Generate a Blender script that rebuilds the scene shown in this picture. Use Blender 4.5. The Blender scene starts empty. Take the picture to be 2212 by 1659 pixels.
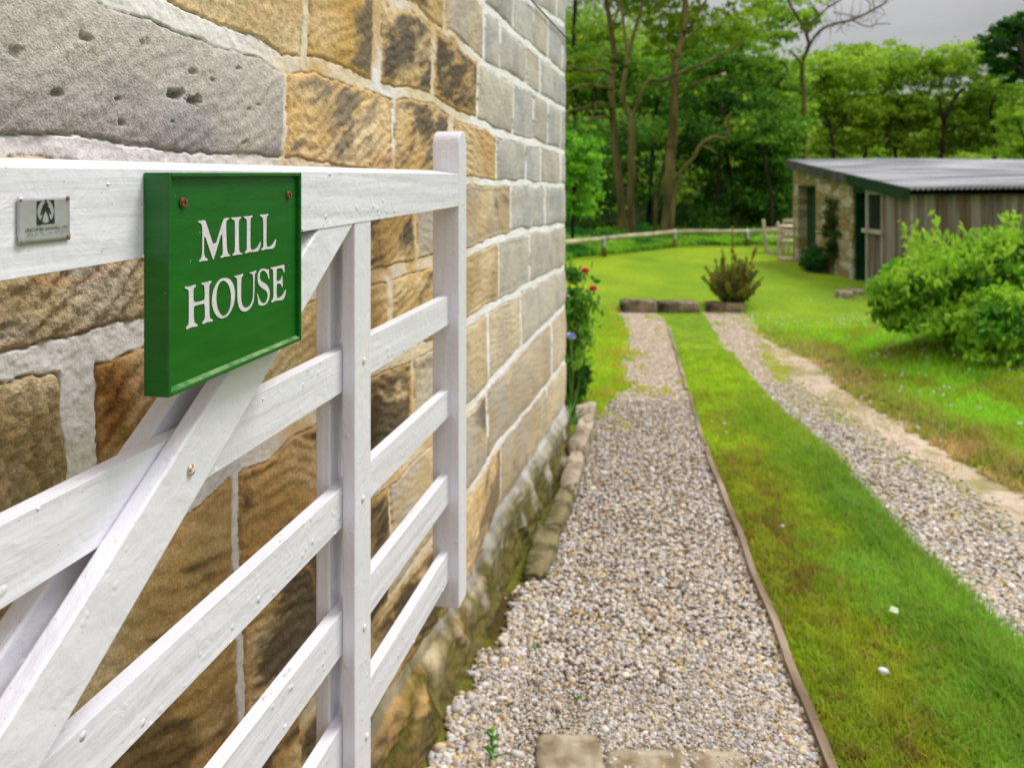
import bpy, bmesh, math, random
import numpy as np
from mathutils import Vector, Matrix
from mathutils.geometry import tessellate_polygon

# ------------------------------------------------------------------ camera, world, sun
SC = bpy.context.scene
COL = SC.collection
F, CX, HY, CAMZ = 1750.0, 1106.0, 400.0, 1.5      # photo measured in a 2212 px wide frame
cam_d = bpy.data.cameras.new('camera'); cam = bpy.data.objects.new('camera', cam_d); COL.objects.link(cam)
cam.location = (0, 0, CAMZ); cam.rotation_euler = (math.radians(90), 0, 0)
cam_d.sensor_width = 36.0; cam_d.lens = 36.0 * F / 2212.0
cam_d.shift_y = -(829.5 - HY) / 2212.0
cam_d.clip_start = 0.05; cam_d.clip_end = 1500
cam_d.dof.use_dof = True; cam_d.dof.focus_distance = 0.98; cam_d.dof.aperture_fstop = 6.8
SC.camera = cam

W = bpy.data.worlds.new('World'); SC.world = W; W.use_nodes = True
SUN_EL, SUN_AZ = math.radians(60), math.radians(66)      # azimuth from +Y towards +X
nt = W.node_tree; nt.nodes.clear()
out = nt.nodes.new('ShaderNodeOutputWorld'); bg = nt.nodes.new('ShaderNodeBackground')
sky = nt.nodes.new('ShaderNodeTexSky'); sky.sky_type = 'NISHITA'; sky.sun_disc = False
sky.sun_elevation = SUN_EL; sky.sun_rotation = SUN_AZ
hsv = nt.nodes.new('ShaderNodeHueSaturation'); hsv.inputs['Saturation'].default_value = 0.25
bgsky = nt.nodes.new('ShaderNodeBackground'); bgsky.inputs['Strength'].default_value = 0.05
tc = nt.nodes.new('ShaderNodeTexCoord'); sep = nt.nodes.new('ShaderNodeSeparateXYZ')
ramp = nt.nodes.new('ShaderNodeValToRGB')
ce = ramp.color_ramp; ce.elements[0].position = 0.0; ce.elements[0].color = (0.33, 0.33, 0.34, 1)
ce.elements[1].position = 1.0; ce.elements[1].color = (1.25, 1.25, 1.31, 1)
e = ce.elements.new(0.30); e.color = (0.44, 0.44, 0.455, 1)
e = ce.elements.new(0.6); e.color = (0.95, 0.95, 0.99, 1)
mp = nt.nodes.new('ShaderNodeMapping'); mp.inputs['Scale'].default_value = (1.2, 1.2, 5.0)
nz = nt.nodes.new('ShaderNodeTexNoise'); nz.inputs['Scale'].default_value = 2.2; nz.inputs['Detail'].default_value = 5
nr = nt.nodes.new('ShaderNodeMapRange'); nr.inputs['From Min'].default_value = 0.3; nr.inputs['From Max'].default_value = 0.7
nr.inputs['To Min'].default_value = 0.78; nr.inputs['To Max'].default_value = 1.2
mul = nt.nodes.new('ShaderNodeVectorMath'); mul.operation = 'MULTIPLY'
L = nt.links.new
L(tc.outputs['Generated'], sep.inputs[0]); L(sep.outputs['Z'], ramp.inputs[0])
L(tc.outputs['Generated'], mp.inputs[0]); L(mp.outputs[0], nz.inputs['Vector']); L(nz.outputs['Fac'], nr.inputs[0])
L(ramp.outputs[0], mul.inputs[0]); L(nr.outputs[0], mul.inputs[1])
L(mul.outputs[0], bg.inputs['Color']); bg.inputs['Strength'].default_value = 1.0
L(sky.outputs[0], hsv.inputs['Color']); L(hsv.outputs[0], bgsky.inputs['Color'])
mixw = nt.nodes.new('ShaderNodeMixShader'); mixw.inputs[0].default_value = 0.93
L(bgsky.outputs[0], mixw.inputs[1]); L(bg.outputs[0], mixw.inputs[2]); L(mixw.outputs[0], out.inputs[0])

sd = bpy.data.lights.new('sun', 'SUN'); sun = bpy.data.objects.new('sun', sd); COL.objects.link(sun)
sd.energy = 1.9; sd.angle = math.radians(22); sd.color = (1.0, 0.985, 0.96)
sun.rotation_euler = Vector((math.sin(SUN_AZ) * math.cos(SUN_EL), math.cos(SUN_AZ) * math.cos(SUN_EL), math.sin(SUN_EL))).to_track_quat('Z', 'Y').to_euler()
SC.view_settings.view_transform = 'Standard'; SC.view_settings.look = 'None'
SC.view_settings.gamma = 1.0; SC.view_settings.exposure = 0.46; SC.view_settings.use_curve_mapping = False
SC.cycles.max_bounces = 6; SC.cycles.diffuse_bounces = 3; SC.cycles.glossy_bounces = 2
SC.cycles.transmission_bounces = 3; SC.cycles.transparent_max_bounces = 8
SC.cycles.use_denoising = True

# ------------------------------------------------------------------ helpers
rng = np.random.default_rng(7); R = random.Random(11)
def srgb(r, g, b, k=1.0):
    f = lambda c: ((c / 255.0) / 12.92 if c / 255.0 <= 0.04045 else ((c / 255.0 + 0.055) / 1.055) ** 2.4)
    return np.array([f(r) * k, f(g) * k, f(b) * k])
def at(x, y, Y): return ((x - CX) / F * Y, Y, CAMZ + (HY - y) / F * Y)
def link(o, parent=None):
    COL.objects.link(o)
    if parent is not None: o.parent = parent
    return o
def tag(o, label=None, cat=None, group=None, kind=None):
    if label: o['label'] = label
    if cat: o['category'] = cat
    if group: o['group'] = group
    if kind: o['kind'] = kind
    return o
def empty(name, loc, label, cat, group=None, rz=0.0):
    o = bpy.data.objects.new(name, None); o.empty_display_size = 0.1
    o.location = loc; o.rotation_euler = (0, 0, rz); link(o); tag(o, label, cat, group); return o
def obj(name, me, mat=None, parent=None):
    o = bpy.data.objects.new(name, me)
    if mat: me.materials.append(mat)
    return link(o, parent)
def me_py(name, v, f, smooth=False):
    me = bpy.data.meshes.new(name); me.from_pydata([tuple(p) for p in v], [], f)
    bm = bmesh.new(); bm.from_mesh(me); bmesh.ops.recalc_face_normals(bm, faces=bm.faces); bm.to_mesh(me); bm.free()
    if smooth: me.shade_smooth()
    return me
def me_np(name, V, Fc, colors=None, smooth=False):
    """V (n,3), Fc (m,k) with constant k"""
    me = bpy.data.meshes.new(name); n, (m, k) = len(V), Fc.shape
    me.vertices.add(n); me.vertices.foreach_set('co', np.ascontiguousarray(V, np.float32).ravel())
    me.loops.add(m * k); me.loops.foreach_set('vertex_index', np.ascontiguousarray(Fc, np.int32).ravel())
    me.polygons.add(m); me.polygons.foreach_set('loop_start', np.arange(0, m * k, k, dtype=np.int32))
    try: me.polygons.foreach_set('loop_total', np.full(m, k, np.int32))
    except Exception: pass
    if smooth: me.polygons.foreach_set('use_smooth', np.ones(m, bool))
    me.update(calc_edges=True)
    if colors is not None:
        a = me.color_attributes.new('Col', 'FLOAT_COLOR', 'POINT')
        c = np.ones((n, 4), np.float32); c[:, :colors.shape[1]] = colors
        a.data.foreach_set('color', c.ravel())
    return me
_tabs = {}
def vnoise(x, y, seed=0):
    if seed not in _tabs: _tabs[seed] = np.random.default_rng(seed + 100).random((256, 256))
    T = _tabs[seed]; xi = np.floor(x).astype(int); yi = np.floor(y).astype(int); fx = x - xi; fy = y - yi
    fx = fx * fx * (3 - 2 * fx); fy = fy * fy * (3 - 2 * fy)
    a = T[xi & 255, yi & 255]; b = T[(xi + 1) & 255, yi & 255]; c = T[xi & 255, (yi + 1) & 255]; d = T[(xi + 1) & 255, (yi + 1) & 255]
    return (a * (1 - fx) + b * fx) * (1 - fy) + (c * (1 - fx) + d * fx) * fy
def fbm(x, y, seed=0, o=4, g=0.5):
    s = 0; a = 1.0; t = 0
    for i in range(o):
        s = s + a * vnoise(x * 2 ** i + 17.3 * i, y * 2 ** i + 9.1 * i, seed + i); t += a; a *= g
    return s / t
def sstep(a, b, x):
    t = np.clip((x - a) / (b - a), 0, 1); return t * t * (3 - 2 * t)
def lerp(a, b, t): return a + (b - a) * t

def newmat(name, rough=0.7, spec=0.3):
    m = bpy.data.materials.new(name); m.use_nodes = True
    b = m.node_tree.nodes['Principled BSDF']; b.inputs['Roughness'].default_value = rough
    b.inputs['Specular IOR Level'].default_value = spec
    return m, m.node_tree, b
def N(nt, t, **kw):
    n = nt.nodes.new(t)
    for k, v in kw.items():
        if k in n.inputs: n.inputs[k].default_value = v
        else: setattr(n, k, v)
    return n
def noise_mat(name, c1, c2, scale=8, detail=6, rough=0.8, bump=0.3, bscale=None, dist=0.01, stretch=(1, 1, 1), lo=0.35, hi=0.65, spec=0.3, coord='Object'):
    m, nt, b = newmat(name, rough, spec); l = nt.links.new
    t = N(nt, 'ShaderNodeTexCoord'); mp = N(nt, 'ShaderNodeMapping'); mp.inputs['Scale'].default_value = stretch
    l(t.outputs[coord], mp.inputs[0])
    n = N(nt, 'ShaderNodeTexNoise', Scale=scale, Detail=detail); l(mp.outputs[0], n.inputs['Vector'])
    r = N(nt, 'ShaderNodeValToRGB'); r.color_ramp.elements[0].position = lo; r.color_ramp.elements[1].position = hi
    r.color_ramp.elements[0].color = (*c1, 1); r.color_ramp.elements[1].color = (*c2, 1)
    l(n.outputs['Fac'], r.inputs[0]); l(r.outputs[0], b.inputs['Base Color'])
    if bump:
        n2 = N(nt, 'ShaderNodeTexNoise', Scale=bscale or scale * 4, Detail=5); l(mp.outputs[0], n2.inputs['Vector'])
        bp = N(nt, 'ShaderNodeBump', Strength=bump, Distance=dist); l(n2.outputs['Fac'], bp.inputs['Height']); l(bp.outputs[0], b.inputs['Normal'])
    return m
def attr_mat(name, rough=0.8, spec=0.3, nscale=60, namt=0.25, bump=0.3, bscale=120, dist=0.003, trans=0.0):
    m, nt, b = newmat(name, rough, spec); l = nt.links.new
    a = N(nt, 'ShaderNodeAttribute', attribute_name='Col'); t = N(nt, 'ShaderNodeTexCoord')
    n = N(nt, 'ShaderNodeTexNoise', Scale=nscale, Detail=5); l(t.outputs['Object'], n.inputs['Vector'])
    mr = N(nt, 'ShaderNodeMapRange'); mr.inputs['From Min'].default_value = 0.3; mr.inputs['From Max'].default_value = 0.7
    mr.inputs['To Min'].default_value = 1 - namt; mr.inputs['To Max'].default_value = 1 + namt; l(n.outputs['Fac'], mr.inputs[0])
    v = N(nt, 'ShaderNodeVectorMath', operation='MULTIPLY'); l(a.outputs['Color'], v.inputs[0]); l(mr.outputs[0], v.inputs[1])
    l(v.outputs[0], b.inputs['Base Color'])
    if bump:
        n2 = N(nt, 'ShaderNodeTexNoise', Scale=bscale, Detail=6); l(t.outputs['Object'], n2.inputs['Vector'])
        bp = N(nt, 'ShaderNodeBump', Strength=bump, Distance=dist); l(n2.outputs['Fac'], bp.inputs['Height']); l(bp.outputs[0], b.inputs['Normal'])
    if trans:
        tr = N(nt, 'ShaderNodeBsdfTranslucent'); l(v.outputs[0], tr.inputs['Color'])
        mx = N(nt, 'ShaderNodeMixShader'); mx.inputs[0].default_value = trans
        o = nt.nodes['Material Output']; l(b.outputs[0], mx.inputs[1]); l(tr.outputs[0], mx.inputs[2]); l(mx.outputs[0], o.inputs[0])
    return m

def tube(pts, rad, seg=8, cap=True, wob=0.0):
    """one tube mesh piece (verts, faces) along pts with per-point radii"""
    pts = [Vector(p) for p in pts]; V = []; Fc = []
    up = Vector((0.13, 0.07, 1)).normalized()
    for i, p in enumerate(pts):
        d = (pts[min(i + 1, len(pts) - 1)] - pts[max(i - 1, 0)]).normalized()
        a = d.cross(up)
        if a.length < 0.1: a = d.cross(Vector((1, 0, 0)))
        a.normalize(); b = d.cross(a)
        r = rad[i] if hasattr(rad, '__len__') else rad
        for k in range(seg):
            t = 2 * math.pi * k / seg; rr = r * (1 + wob * R.uniform(-1, 1))
            V.append(p + a * math.cos(t) * rr + b * math.sin(t) * rr)
    for i in range(len(pts) - 1):
        for k in range(seg):
            Fc.append((i * seg + k, i * seg + (k + 1) % seg, (i + 1) * seg + (k + 1) % seg, (i + 1) * seg + k))
    if cap: Fc.append(tuple(range(seg))[::-1]); Fc.append(tuple((len(pts) - 1) * seg + k for k in range(seg)))
    return V, Fc
class MB:
    def __init__(s): s.v = []; s.f = []
    def add(s, vf):
        v, f = vf; o = len(s.v); s.v += [tuple(p) for p in v]; s.f += [tuple(i + o for i in q) for q in f]; return s
    def box(s, x0, x1, y0, y1, z0, z1):
        return s.hexa([(x0, y0, z0), (x1, y0, z0), (x1, y1, z0), (x0, y1, z0), (x0, y0, z1), (x1, y0, z1), (x1, y1, z1), (x0, y1, z1)])
    def hexa(s, p):
        return s.add((p, [(0, 3, 2, 1), (4, 5, 6, 7), (0, 1, 5, 4), (1, 2, 6, 5), (2, 3, 7, 6), (3, 0, 4, 7)]))
    def tube(s, pts, rad, seg=8, wob=0.0): return s.add(tube(pts, rad, seg, True, wob))
    def prism(s, poly, a, b):                       # poly [(x,z)] extruded along y from a to b
        n = len(poly); v = [(x, a, z) for x, z in poly] + [(x, b, z) for x, z in poly]
        f = [tuple(range(n)), tuple(range(2 * n - 1, n - 1, -1))] + [(i, i + n, (i + 1) % n + n, (i + 1) % n) for i in range(n)]
        return s.add((v, f))
    def build(s, name, mat, parent=None, smooth=False, bevel=0, seg=2):
        o = obj(name, me_py(name, s.v, s.f, smooth), mat, parent)
        if bevel:
            md = o.modifiers.new('bevel', 'BEVEL'); md.width = bevel; md.segments = seg; md.limit_method = 'ANGLE'; md.angle_limit = math.radians(40)
        return o
def smooth_path(pts, rad, n=4):
    P = []; Q = []; m = len(pts)
    for i in range(m - 1):
        p0 = Vector(pts[max(i - 1, 0)]); p1 = Vector(pts[i]); p2 = Vector(pts[i + 1]); p3 = Vector(pts[min(i + 2, m - 1)])
        for k in range(n):
            t = k / n
            P.append(0.5 * ((2 * p1) + (p2 - p0) * t + (2 * p0 - 5 * p1 + 4 * p2 - p3) * t * t + (3 * p1 - p0 - 3 * p2 + p3) * t ** 3))
            Q.append(rad[i] + (rad[i + 1] - rad[i]) * t)
    P.append(Vector(pts[-1])); Q.append(rad[-1]); return P, Q
def rockmesh(name, sx, sy, sz, seed=0, amp=0.12, boxy=0.6, sub=3):
    bm = bmesh.new(); bmesh.ops.create_cube(bm, size=2); bmesh.ops.subdivide_edges(bm, edges=bm.edges, cuts=7, use_grid_fill=True)
    r = np.random.default_rng(seed); o = r.random(3) * 50
    for v in bm.verts:
        c = v.co; n = c.normalized(); q = n * 1.25 * (1 - boxy) + c * boxy
        x, y, z = q
        k = 1 + amp * (fbm(np.array([x * 1.4 + o[0] + z]), np.array([y * 1.4 + o[1] - z * .7]), seed % 5, 4)[0] - 0.5) * 2
        v.co = Vector((x * k * sx, y * k * sy, z * k * sz))
    me = bpy.data.meshes.new(name); bm.to_mesh(me); bm.free(); me.shade_smooth(); return me

# ------------------------------------------------------------------ terrain functions
def interp(tab):
    a = np.array(sorted(tab)); return lambda y: np.interp(y, a[:, 0], a[:, 1])
def gpt(x, y):                                   # image point on the sloping ground -> (Y, X)
    Y = CAMZ / ((y - HY) / F - 0.03); return (Y, (x - CX) / F * Y)
X_board = interp([gpt(*p) for p in [(1435, 688), (1447, 718), (1485, 846), (1516, 950), (1551, 1046), (1577, 1107), (1639, 1276), (1689, 1395), (1731, 1510), (1788, 1659)]] + [(1.0, .79), (0, .76), (-2, .7)])
X_grR = interp([gpt(*p) for p in [(1523, 680), (1560, 742), (1599, 804), (1668, 890), (1775, 984), (1879, 1112), (1948, 1192), (2015, 1253), (2169, 1414), (2212, 1468)]] + [(1.0, 1.6), (-2, 1.5)])
X_grE = interp([gpt(*p) for p in [(1600, 680), (1637, 725), (1655, 804), (1758, 880), (1914, 984), (2121, 1122), (2212, 1178)]] + [(2.0, 2.15), (-2, 2.1)])
X_dirt = interp([gpt(*p) for p in [(1615, 680), (1645, 728), (1741, 770), (1813, 832), (1914, 898), (2035, 970), (2212, 1074)]] + [(2.0, 2.75), (-2, 2.7)])
X_left = interp([gpt(*p) for p in [(1345, 690), (1354, 725), (1341, 785), (1347, 838), (1308, 866), (1290, 905), (1262, 968), (1228, 1046), (1186, 1163), (1130, 1275), (1080, 1377), (1000, 1500), (930, 1640)]] + [(1.0, -.55), (-2, -1.2)])
def ground(X, Y):
    X = np.asarray(X, float); Y = np.asarray(Y, float)
    base = -0.03 * np.minimum(Y, 11.85)
    base = base + sstep(11.85, 12.05, Y) * 0.075
    d = X - X_dirt(np.minimum(Y, 11.5))
    rough = (fbm(X * 3, Y * 3, 3) - .5)
    bank = (0.09 * sstep(0.02 + rough * .3, 0.22 + rough * .3, d) + 0.52 * sstep(0.2, 2.4, d)) * (1 - sstep(8.0, 11.0, Y))
    strip = sstep(0, .1, X - X_board(Y)) * sstep(0, .1, X_grR(Y) - X) * 0.03 * (1 - sstep(8, 11, Y))
    far = sstep(24.5, 34, Y) * -0.3 + np.maximum(Y - 36, 0) * 0.10 * (1 - sstep(2, 22, X * 1.0) * .55) + 0 * X
    h = base + bank + strip + far + (fbm(X * .8, Y * .8, 8) - .5) * 0.04 * sstep(4, 9, Y)
    lump = np.where(X > X_dirt(Y), 1.0, 0.25)
    return h + (fbm(X * 6, Y * 6, 5) - .5) * 0.02 * lump
def zone(X, Y):
    """0 grass, 1 gravel, 2 dirt"""
    j = (fbm(X * 9, Y * 9, 21) - .5) * 0.16 + (fbm(X * 40, Y * 40, 26, 3) - .5) * .14; j2 = (fbm(X * 5, Y * 5, 22, 5) - .5) * 0.5
    enc = 0.10 * sstep(5, 8, Y)
    left = (X > X_left(Y) + j + enc * (fbm(X * 3, Y * 3, 23) - .3)) & (X < X_board(Y) - enc * .5 * (fbm(X * 4, Y * 4, 27) - .2)) & (Y < 11.8)
    patch = (fbm(X * 2.6, Y * 1.6, 24, 5) + (fbm(X * 40, Y * 40, 26, 3) - .5) * .3 > 0.67) & (Y > 5.5)
    patch2 = (np.abs(Y - 6.75 + (X - 1) * .2) < .40 * (fbm(X * 4, Y * 7, 29) * 1.6 - .35)) & (fbm(X * 34, Y * 34, 26, 3) > .54) & (X < 1.3)
    right = (X > X_grR(Y) + j * .35) & (X < X_grE(Y) + j2 * .5) & (Y < 11.8)
    dirt = (X >= X_grE(Y) + j2 * .5) & (X < X_dirt(Y) + j) & (Y < 11.2)
    dgr = dirt & (fbm(X * 3.5, Y * 3.5, 25, 5) > 0.50 + 0.3 * sstep(.15, .6, (X - X_grE(Y)) / (X_dirt(Y) - X_grE(Y) + .01)))
    z = np.zeros(np.shape(X), int); z[left & ~patch & ~patch2] = 1; z[right & ~patch] = 1; z[dirt & ~dgr] = 2
    return z
C_LUSH = np.array([.108, .196, .024]); C_LAWN = np.array([.190, .290, .019]); C_MOSS = np.array([.175, .205, .018]); C_SOIL = np.array([.11, .060, .022])
C_YEL = np.array([.24, .24, .025])
def grass_col(X, Y, fine=True):
    n1 = fbm(X * 1.6, Y * 1.2, 31, 4); n2 = fbm(X * 4, Y * 3, 32, 4); n3 = fbm(X * 14, Y * 14, 33, 3); n7 = fbm(X * .55, Y * .35, 34, 3); n8 = fbm(X * 30, Y * 30, 35, 2)
    c = np.empty(X.shape + (3,)); c[:] = C_LAWN
    c = lerp(c * np.array([.78, .86, 1.0]), c * np.array([1.16, 1.08, 1.0]), sstep(.3, .7, n7 * .6 + n1 * .4)[..., None]); c *= (0.86 + .14 * n1 + .16 * n3)[..., None]
    instrip = (X > X_board(Y)) & (X < X_grR(Y) + .1) & (Y < 11.8)
    q = np.clip((X - X_board(Y)) / (X_grR(Y) - X_board(Y) + .01), 0, 1)
    near = 1 - sstep(3.6, 7.5, Y)
    lush = sstep(.35, .75, q + (n2 - .5) * .6) * near
    ms = np.clip(sstep(.25, .65, n2 + .45 * near - .2), 0, 1) * (1 - lush)
    s = np.where(instrip, 1.0, 0.0)[..., None]
    cs = lerp(c * np.array([.95, .95, .9]), C_MOSS * (.7 + .7 * n3[..., None]), (ms * (.35 + .55 * near))[..., None])
    cs = lerp(cs, C_LUSH * (.7 + .75 * n2[..., None]), lush[..., None])
    soil = (sstep(.52, .64, n3 * .6 + n2 * .4) * (1 - lush) * near)[..., None] * .75
    cs = lerp(cs, C_SOIL, soil); cs = cs * (.70 + .60 * (n3 * .55 + n8 * .45))[..., None]; cs = lerp(cs, cs * np.array([.78, .93, .9]), (sstep(.52, .66, fbm(X * 9, Y * 9, 36, 3)) * .7)[..., None])
    bank = (X > X_dirt(Y) - .3) & (Y < 11); b = np.where(bank, 1 - sstep(8.0, 10.5, Y), 0)[..., None]
    cb = lerp(np.array([.16, .31, .022]), C_MOSS * .85, (sstep(.45, .7, n2) * .8)[..., None]); cb = lerp(cb, C_SOIL * 1.1, (sstep(.60, .72, n3 * .5 + n1 * .5) * .6)[..., None])
    edge = (1 - sstep(0, .55, np.abs(X - X_dirt(Y)) + (n3 - .5) * .4))[..., None]
    cb = lerp(cb, C_SOIL * 1.6, edge * .55)
    leftg = ((X < X_left(Y) + .25) & (Y < 12))
    c = np.where(leftg[..., None], lerp(c, C_YEL, (sstep(.45, .6, n2) * (1 - sstep(.0, .35, np.abs(X - X_left(Y)))))[..., None]), c)
    dd_ = np.abs(X - X_dirt(Y)); de = (1 - sstep(.0, .28, X - X_dirt(Y) + (n3 - .5) * .5)) * (X > X_dirt(Y) - .6) * (Y < 11); cb = lerp(cb, np.array([.36, .27, .17]), (de * .75 * sstep(.3, .6, n2 * .5 + n3 * .5))[..., None])
    foot = ((X < X_left(Y) + .12) & (Y < 5.0))[..., None]; c = np.where(foot, lerp(np.array([.075, .055, .018]), np.array([.14, .14, .02]), sstep(.4, .6, n2)[..., None]), c)
    intr = ((X > X_left(Y) + .1) & (X < X_board(Y)) | (X > X_grR(Y) + .1) & (X < X_dirt(Y))) & (Y < 11.8)
    c = np.where(intr[..., None], lerp(c, lerp(C_YEL * 1.1, np.array([.36, .30, .17]), sstep(.4, .65, n3)[..., None]), .72), c)
    return lerp(lerp(c, cs, s), cb, b * (1 - s))

# ------------------------------------------------------------------ materials
M_ground = attr_mat('lawn_grass', .95, .03, 40, .30, .6, 90, .02)
M_leaf = attr_mat('leaf', .6, .25, 3, .10, 0, trans=.48)
M_blade = attr_mat('grass_blade', .7, .2, 3, .05, 0, trans=.45)
M_pebble = attr_mat('pebble', .65, .3, 90, .22, .3, 200, .001)
M_stoneattr = attr_mat('field_stone', .9, .2, 14, .35, .6, 30, .01)
M_bark = noise_mat('bark', (.060, .048, .014), (.19, .155, .050), 3, 6, .95, .6, 14, .03, (1, 1, .25))
M_barkdk = noise_mat('dark_bark', (.012, .009, .005), (.045, .034, .018), 3, 6, .95, .6, 14, .03, (1, 1, .25))
M_cut = noise_mat('cut_wood', (.45, .36, .24), (.62, .52, .38), 20)
M_stone = noise_mat('weathered_stone', (.13, .095, .055), (.42, .35, .25), 7, 7, .92, .7, 40, .006)
M_dkstone = noise_mat('dark_stained_stone', (.035, .022, .009), (.30, .23, .15), 5, 7, .92, .7, 40, .006)
M_moss = noise_mat('mossy_stone', (.055, .05, .012), (.24, .20, .10), 12, 7, .95, .8, 60, .008)
M_slab = noise_mat('paving_stone', (.20, .15, .085), (.44, .37, .26), 17, 7, .92, .5, 90, .002)
M_wood = noise_mat('old_edging_wood', (.16, .11, .07), (.36, .27, .19), 10, 6, .9, .5, 60, .003, (1, .2, 1))
M_fence = noise_mat('fence_rail_wood', (.30, .26, .15), (.55, .50, .34), 3, 5, .85, .3, 20, .004)
M_fpost = noise_mat('fence_post_wood', (.09, .07, .015), (.26, .22, .05), 4, 5, .9, .3, 20, .004)
M_metal = noise_mat('galvanised_strap', (.45, .46, .48), (.70, .72, .74), 9, 3, .35, 0)
M_teak = noise_mat('garden_furniture_wood', (.42, .31, .20), (.72, .62, .50), 6, 5, .8, .2)

# white gate paint: brush grain along one axis plus drips, blobs and dirt specks
def paint_mat(name, stretch, seedoff):
    m, nt, b = newmat(name, .38, .45); l = nt.links.new
    t = N(nt, 'ShaderNodeTexCoord'); mp = N(nt, 'ShaderNodeMapping'); mp.inputs['Scale'].default_value = stretch
    mp.inputs['Location'].default_value = (seedoff, seedoff, 0); l(t.outputs['Object'], mp.inputs[0])
    gr = N(nt, 'ShaderNodeTexNoise', Scale=1.0, Detail=6, Roughness=.6); l(mp.outputs[0], gr.inputs['Vector'])
    gr2 = N(nt, 'ShaderNodeTexWave', Scale=.35, Distortion=6.0, Detail=3.0); gr2.bands_direction = 'DIAGONAL'; l(mp.outputs[0], gr2.inputs['Vector'])
    blob = N(nt, 'ShaderNodeTexVoronoi', Scale=55.0); l(t.outputs['Object'], blob.inputs['Vector'])
    gate = N(nt, 'ShaderNodeTexNoise', Scale=14.0, Detail=3); l(t.outputs['Object'], gate.inputs['Vector'])
    g1 = N(nt, 'ShaderNodeMapRange'); g1.inputs['From Min'].default_value = .56; g1.inputs['From Max'].default_value = .70; l(gate.outputs['Fac'], g1.inputs[0])
    bl = N(nt, 'ShaderNodeMapRange'); bl.inputs['From Min'].default_value = .30; bl.inputs['From Max'].default_value = .12; l(blob.outputs['Distance'], bl.inputs[0])
    bm_ = N(nt, 'ShaderNodeMath', operation='MULTIPLY'); l(g1.outputs[0], bm_.inputs[0]); l(bl.outputs[0], bm_.inputs[1])
    wr = N(nt, 'ShaderNodeTexNoise', Scale=28.0, Detail=4, Distortion=1.2); l(t.outputs['Object'], wr.inputs['Vector'])
    s1 = N(nt, 'ShaderNodeMath', operation='MULTIPLY_ADD'); s1.inputs[1].default_value = .9; l(gr.outputs['Fac'], s1.inputs[0]); l(bm_.outputs[0], s1.inputs[2])
    s1b = N(nt, 'ShaderNodeMath', operation='MULTIPLY_ADD'); s1b.inputs[1].default_value = .22; l(gr2.outputs['Fac'], s1b.inputs[0]); l(s1.outputs[0], s1b.inputs[2])
    s2 = N(nt, 'ShaderNodeMath', operation='MULTIPLY_ADD'); s2.inputs[1].default_value = .8; l(wr.outputs['Fac'], s2.inputs[0]); l(s1b.outputs[0], s2.inputs[2])
    bp = N(nt, 'ShaderNodeBump', Strength=.75, Distance=.0030); l(s2.outputs[0], bp.inputs['Height']); l(bp.outputs[0], b.inputs['Normal'])
    sp = N(nt, 'ShaderNodeTexVoronoi', Scale=70.0); l(t.outputs['Object'], sp.inputs['Vector'])
    s3 = N(nt, 'ShaderNodeMapRange'); s3.inputs['From Min'].default_value = .065; s3.inputs['From Max'].default_value = .03; l(sp.outputs['Distance'], s3.inputs[0])
    dn = N(nt, 'ShaderNodeTexNoise', Scale=9.0, Detail=6); l(t.outputs['Object'], dn.inputs['Vector'])
    dr = N(nt, 'ShaderNodeMapRange'); dr.inputs['From Min'].default_value = .35; dr.inputs['From Max'].default_value = .75; dr.inputs['To Max'].default_value = .5; l(dn.outputs['Fac'], dr.inputs[0])
    mx = N(nt, 'ShaderNodeMix', data_type='RGBA'); mx.inputs['A'].default_value = (.83, .815, .875, 1); mx.inputs['B'].default_value = (.74, .725, .77, 1); l(dr.outputs[0], mx.inputs['Factor'])
    sm = N(nt, 'ShaderNodeMath', operation='MULTIPLY'); sm.inputs[1].default_value = .8; l(s3.outputs[0], sm.inputs[0])
    mx2 = N(nt, 'ShaderNodeMix', data_type='RGBA'); l(mx.outputs['Result'], mx2.inputs['A']); mx2.inputs['B'].default_value = (.16, .15, .13, 1); l(sm.outputs[0], mx2.inputs['Factor'])
    l(mx2.outputs['Result'], b.inputs['Base Color']); return m
M_wx = paint_mat('white_gloss_paint_horizontal', (2.2, 42, 42), 0)
M_wz = paint_mat('white_gloss_paint_upright', (60, 60, 3.0), 3.1)

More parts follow.
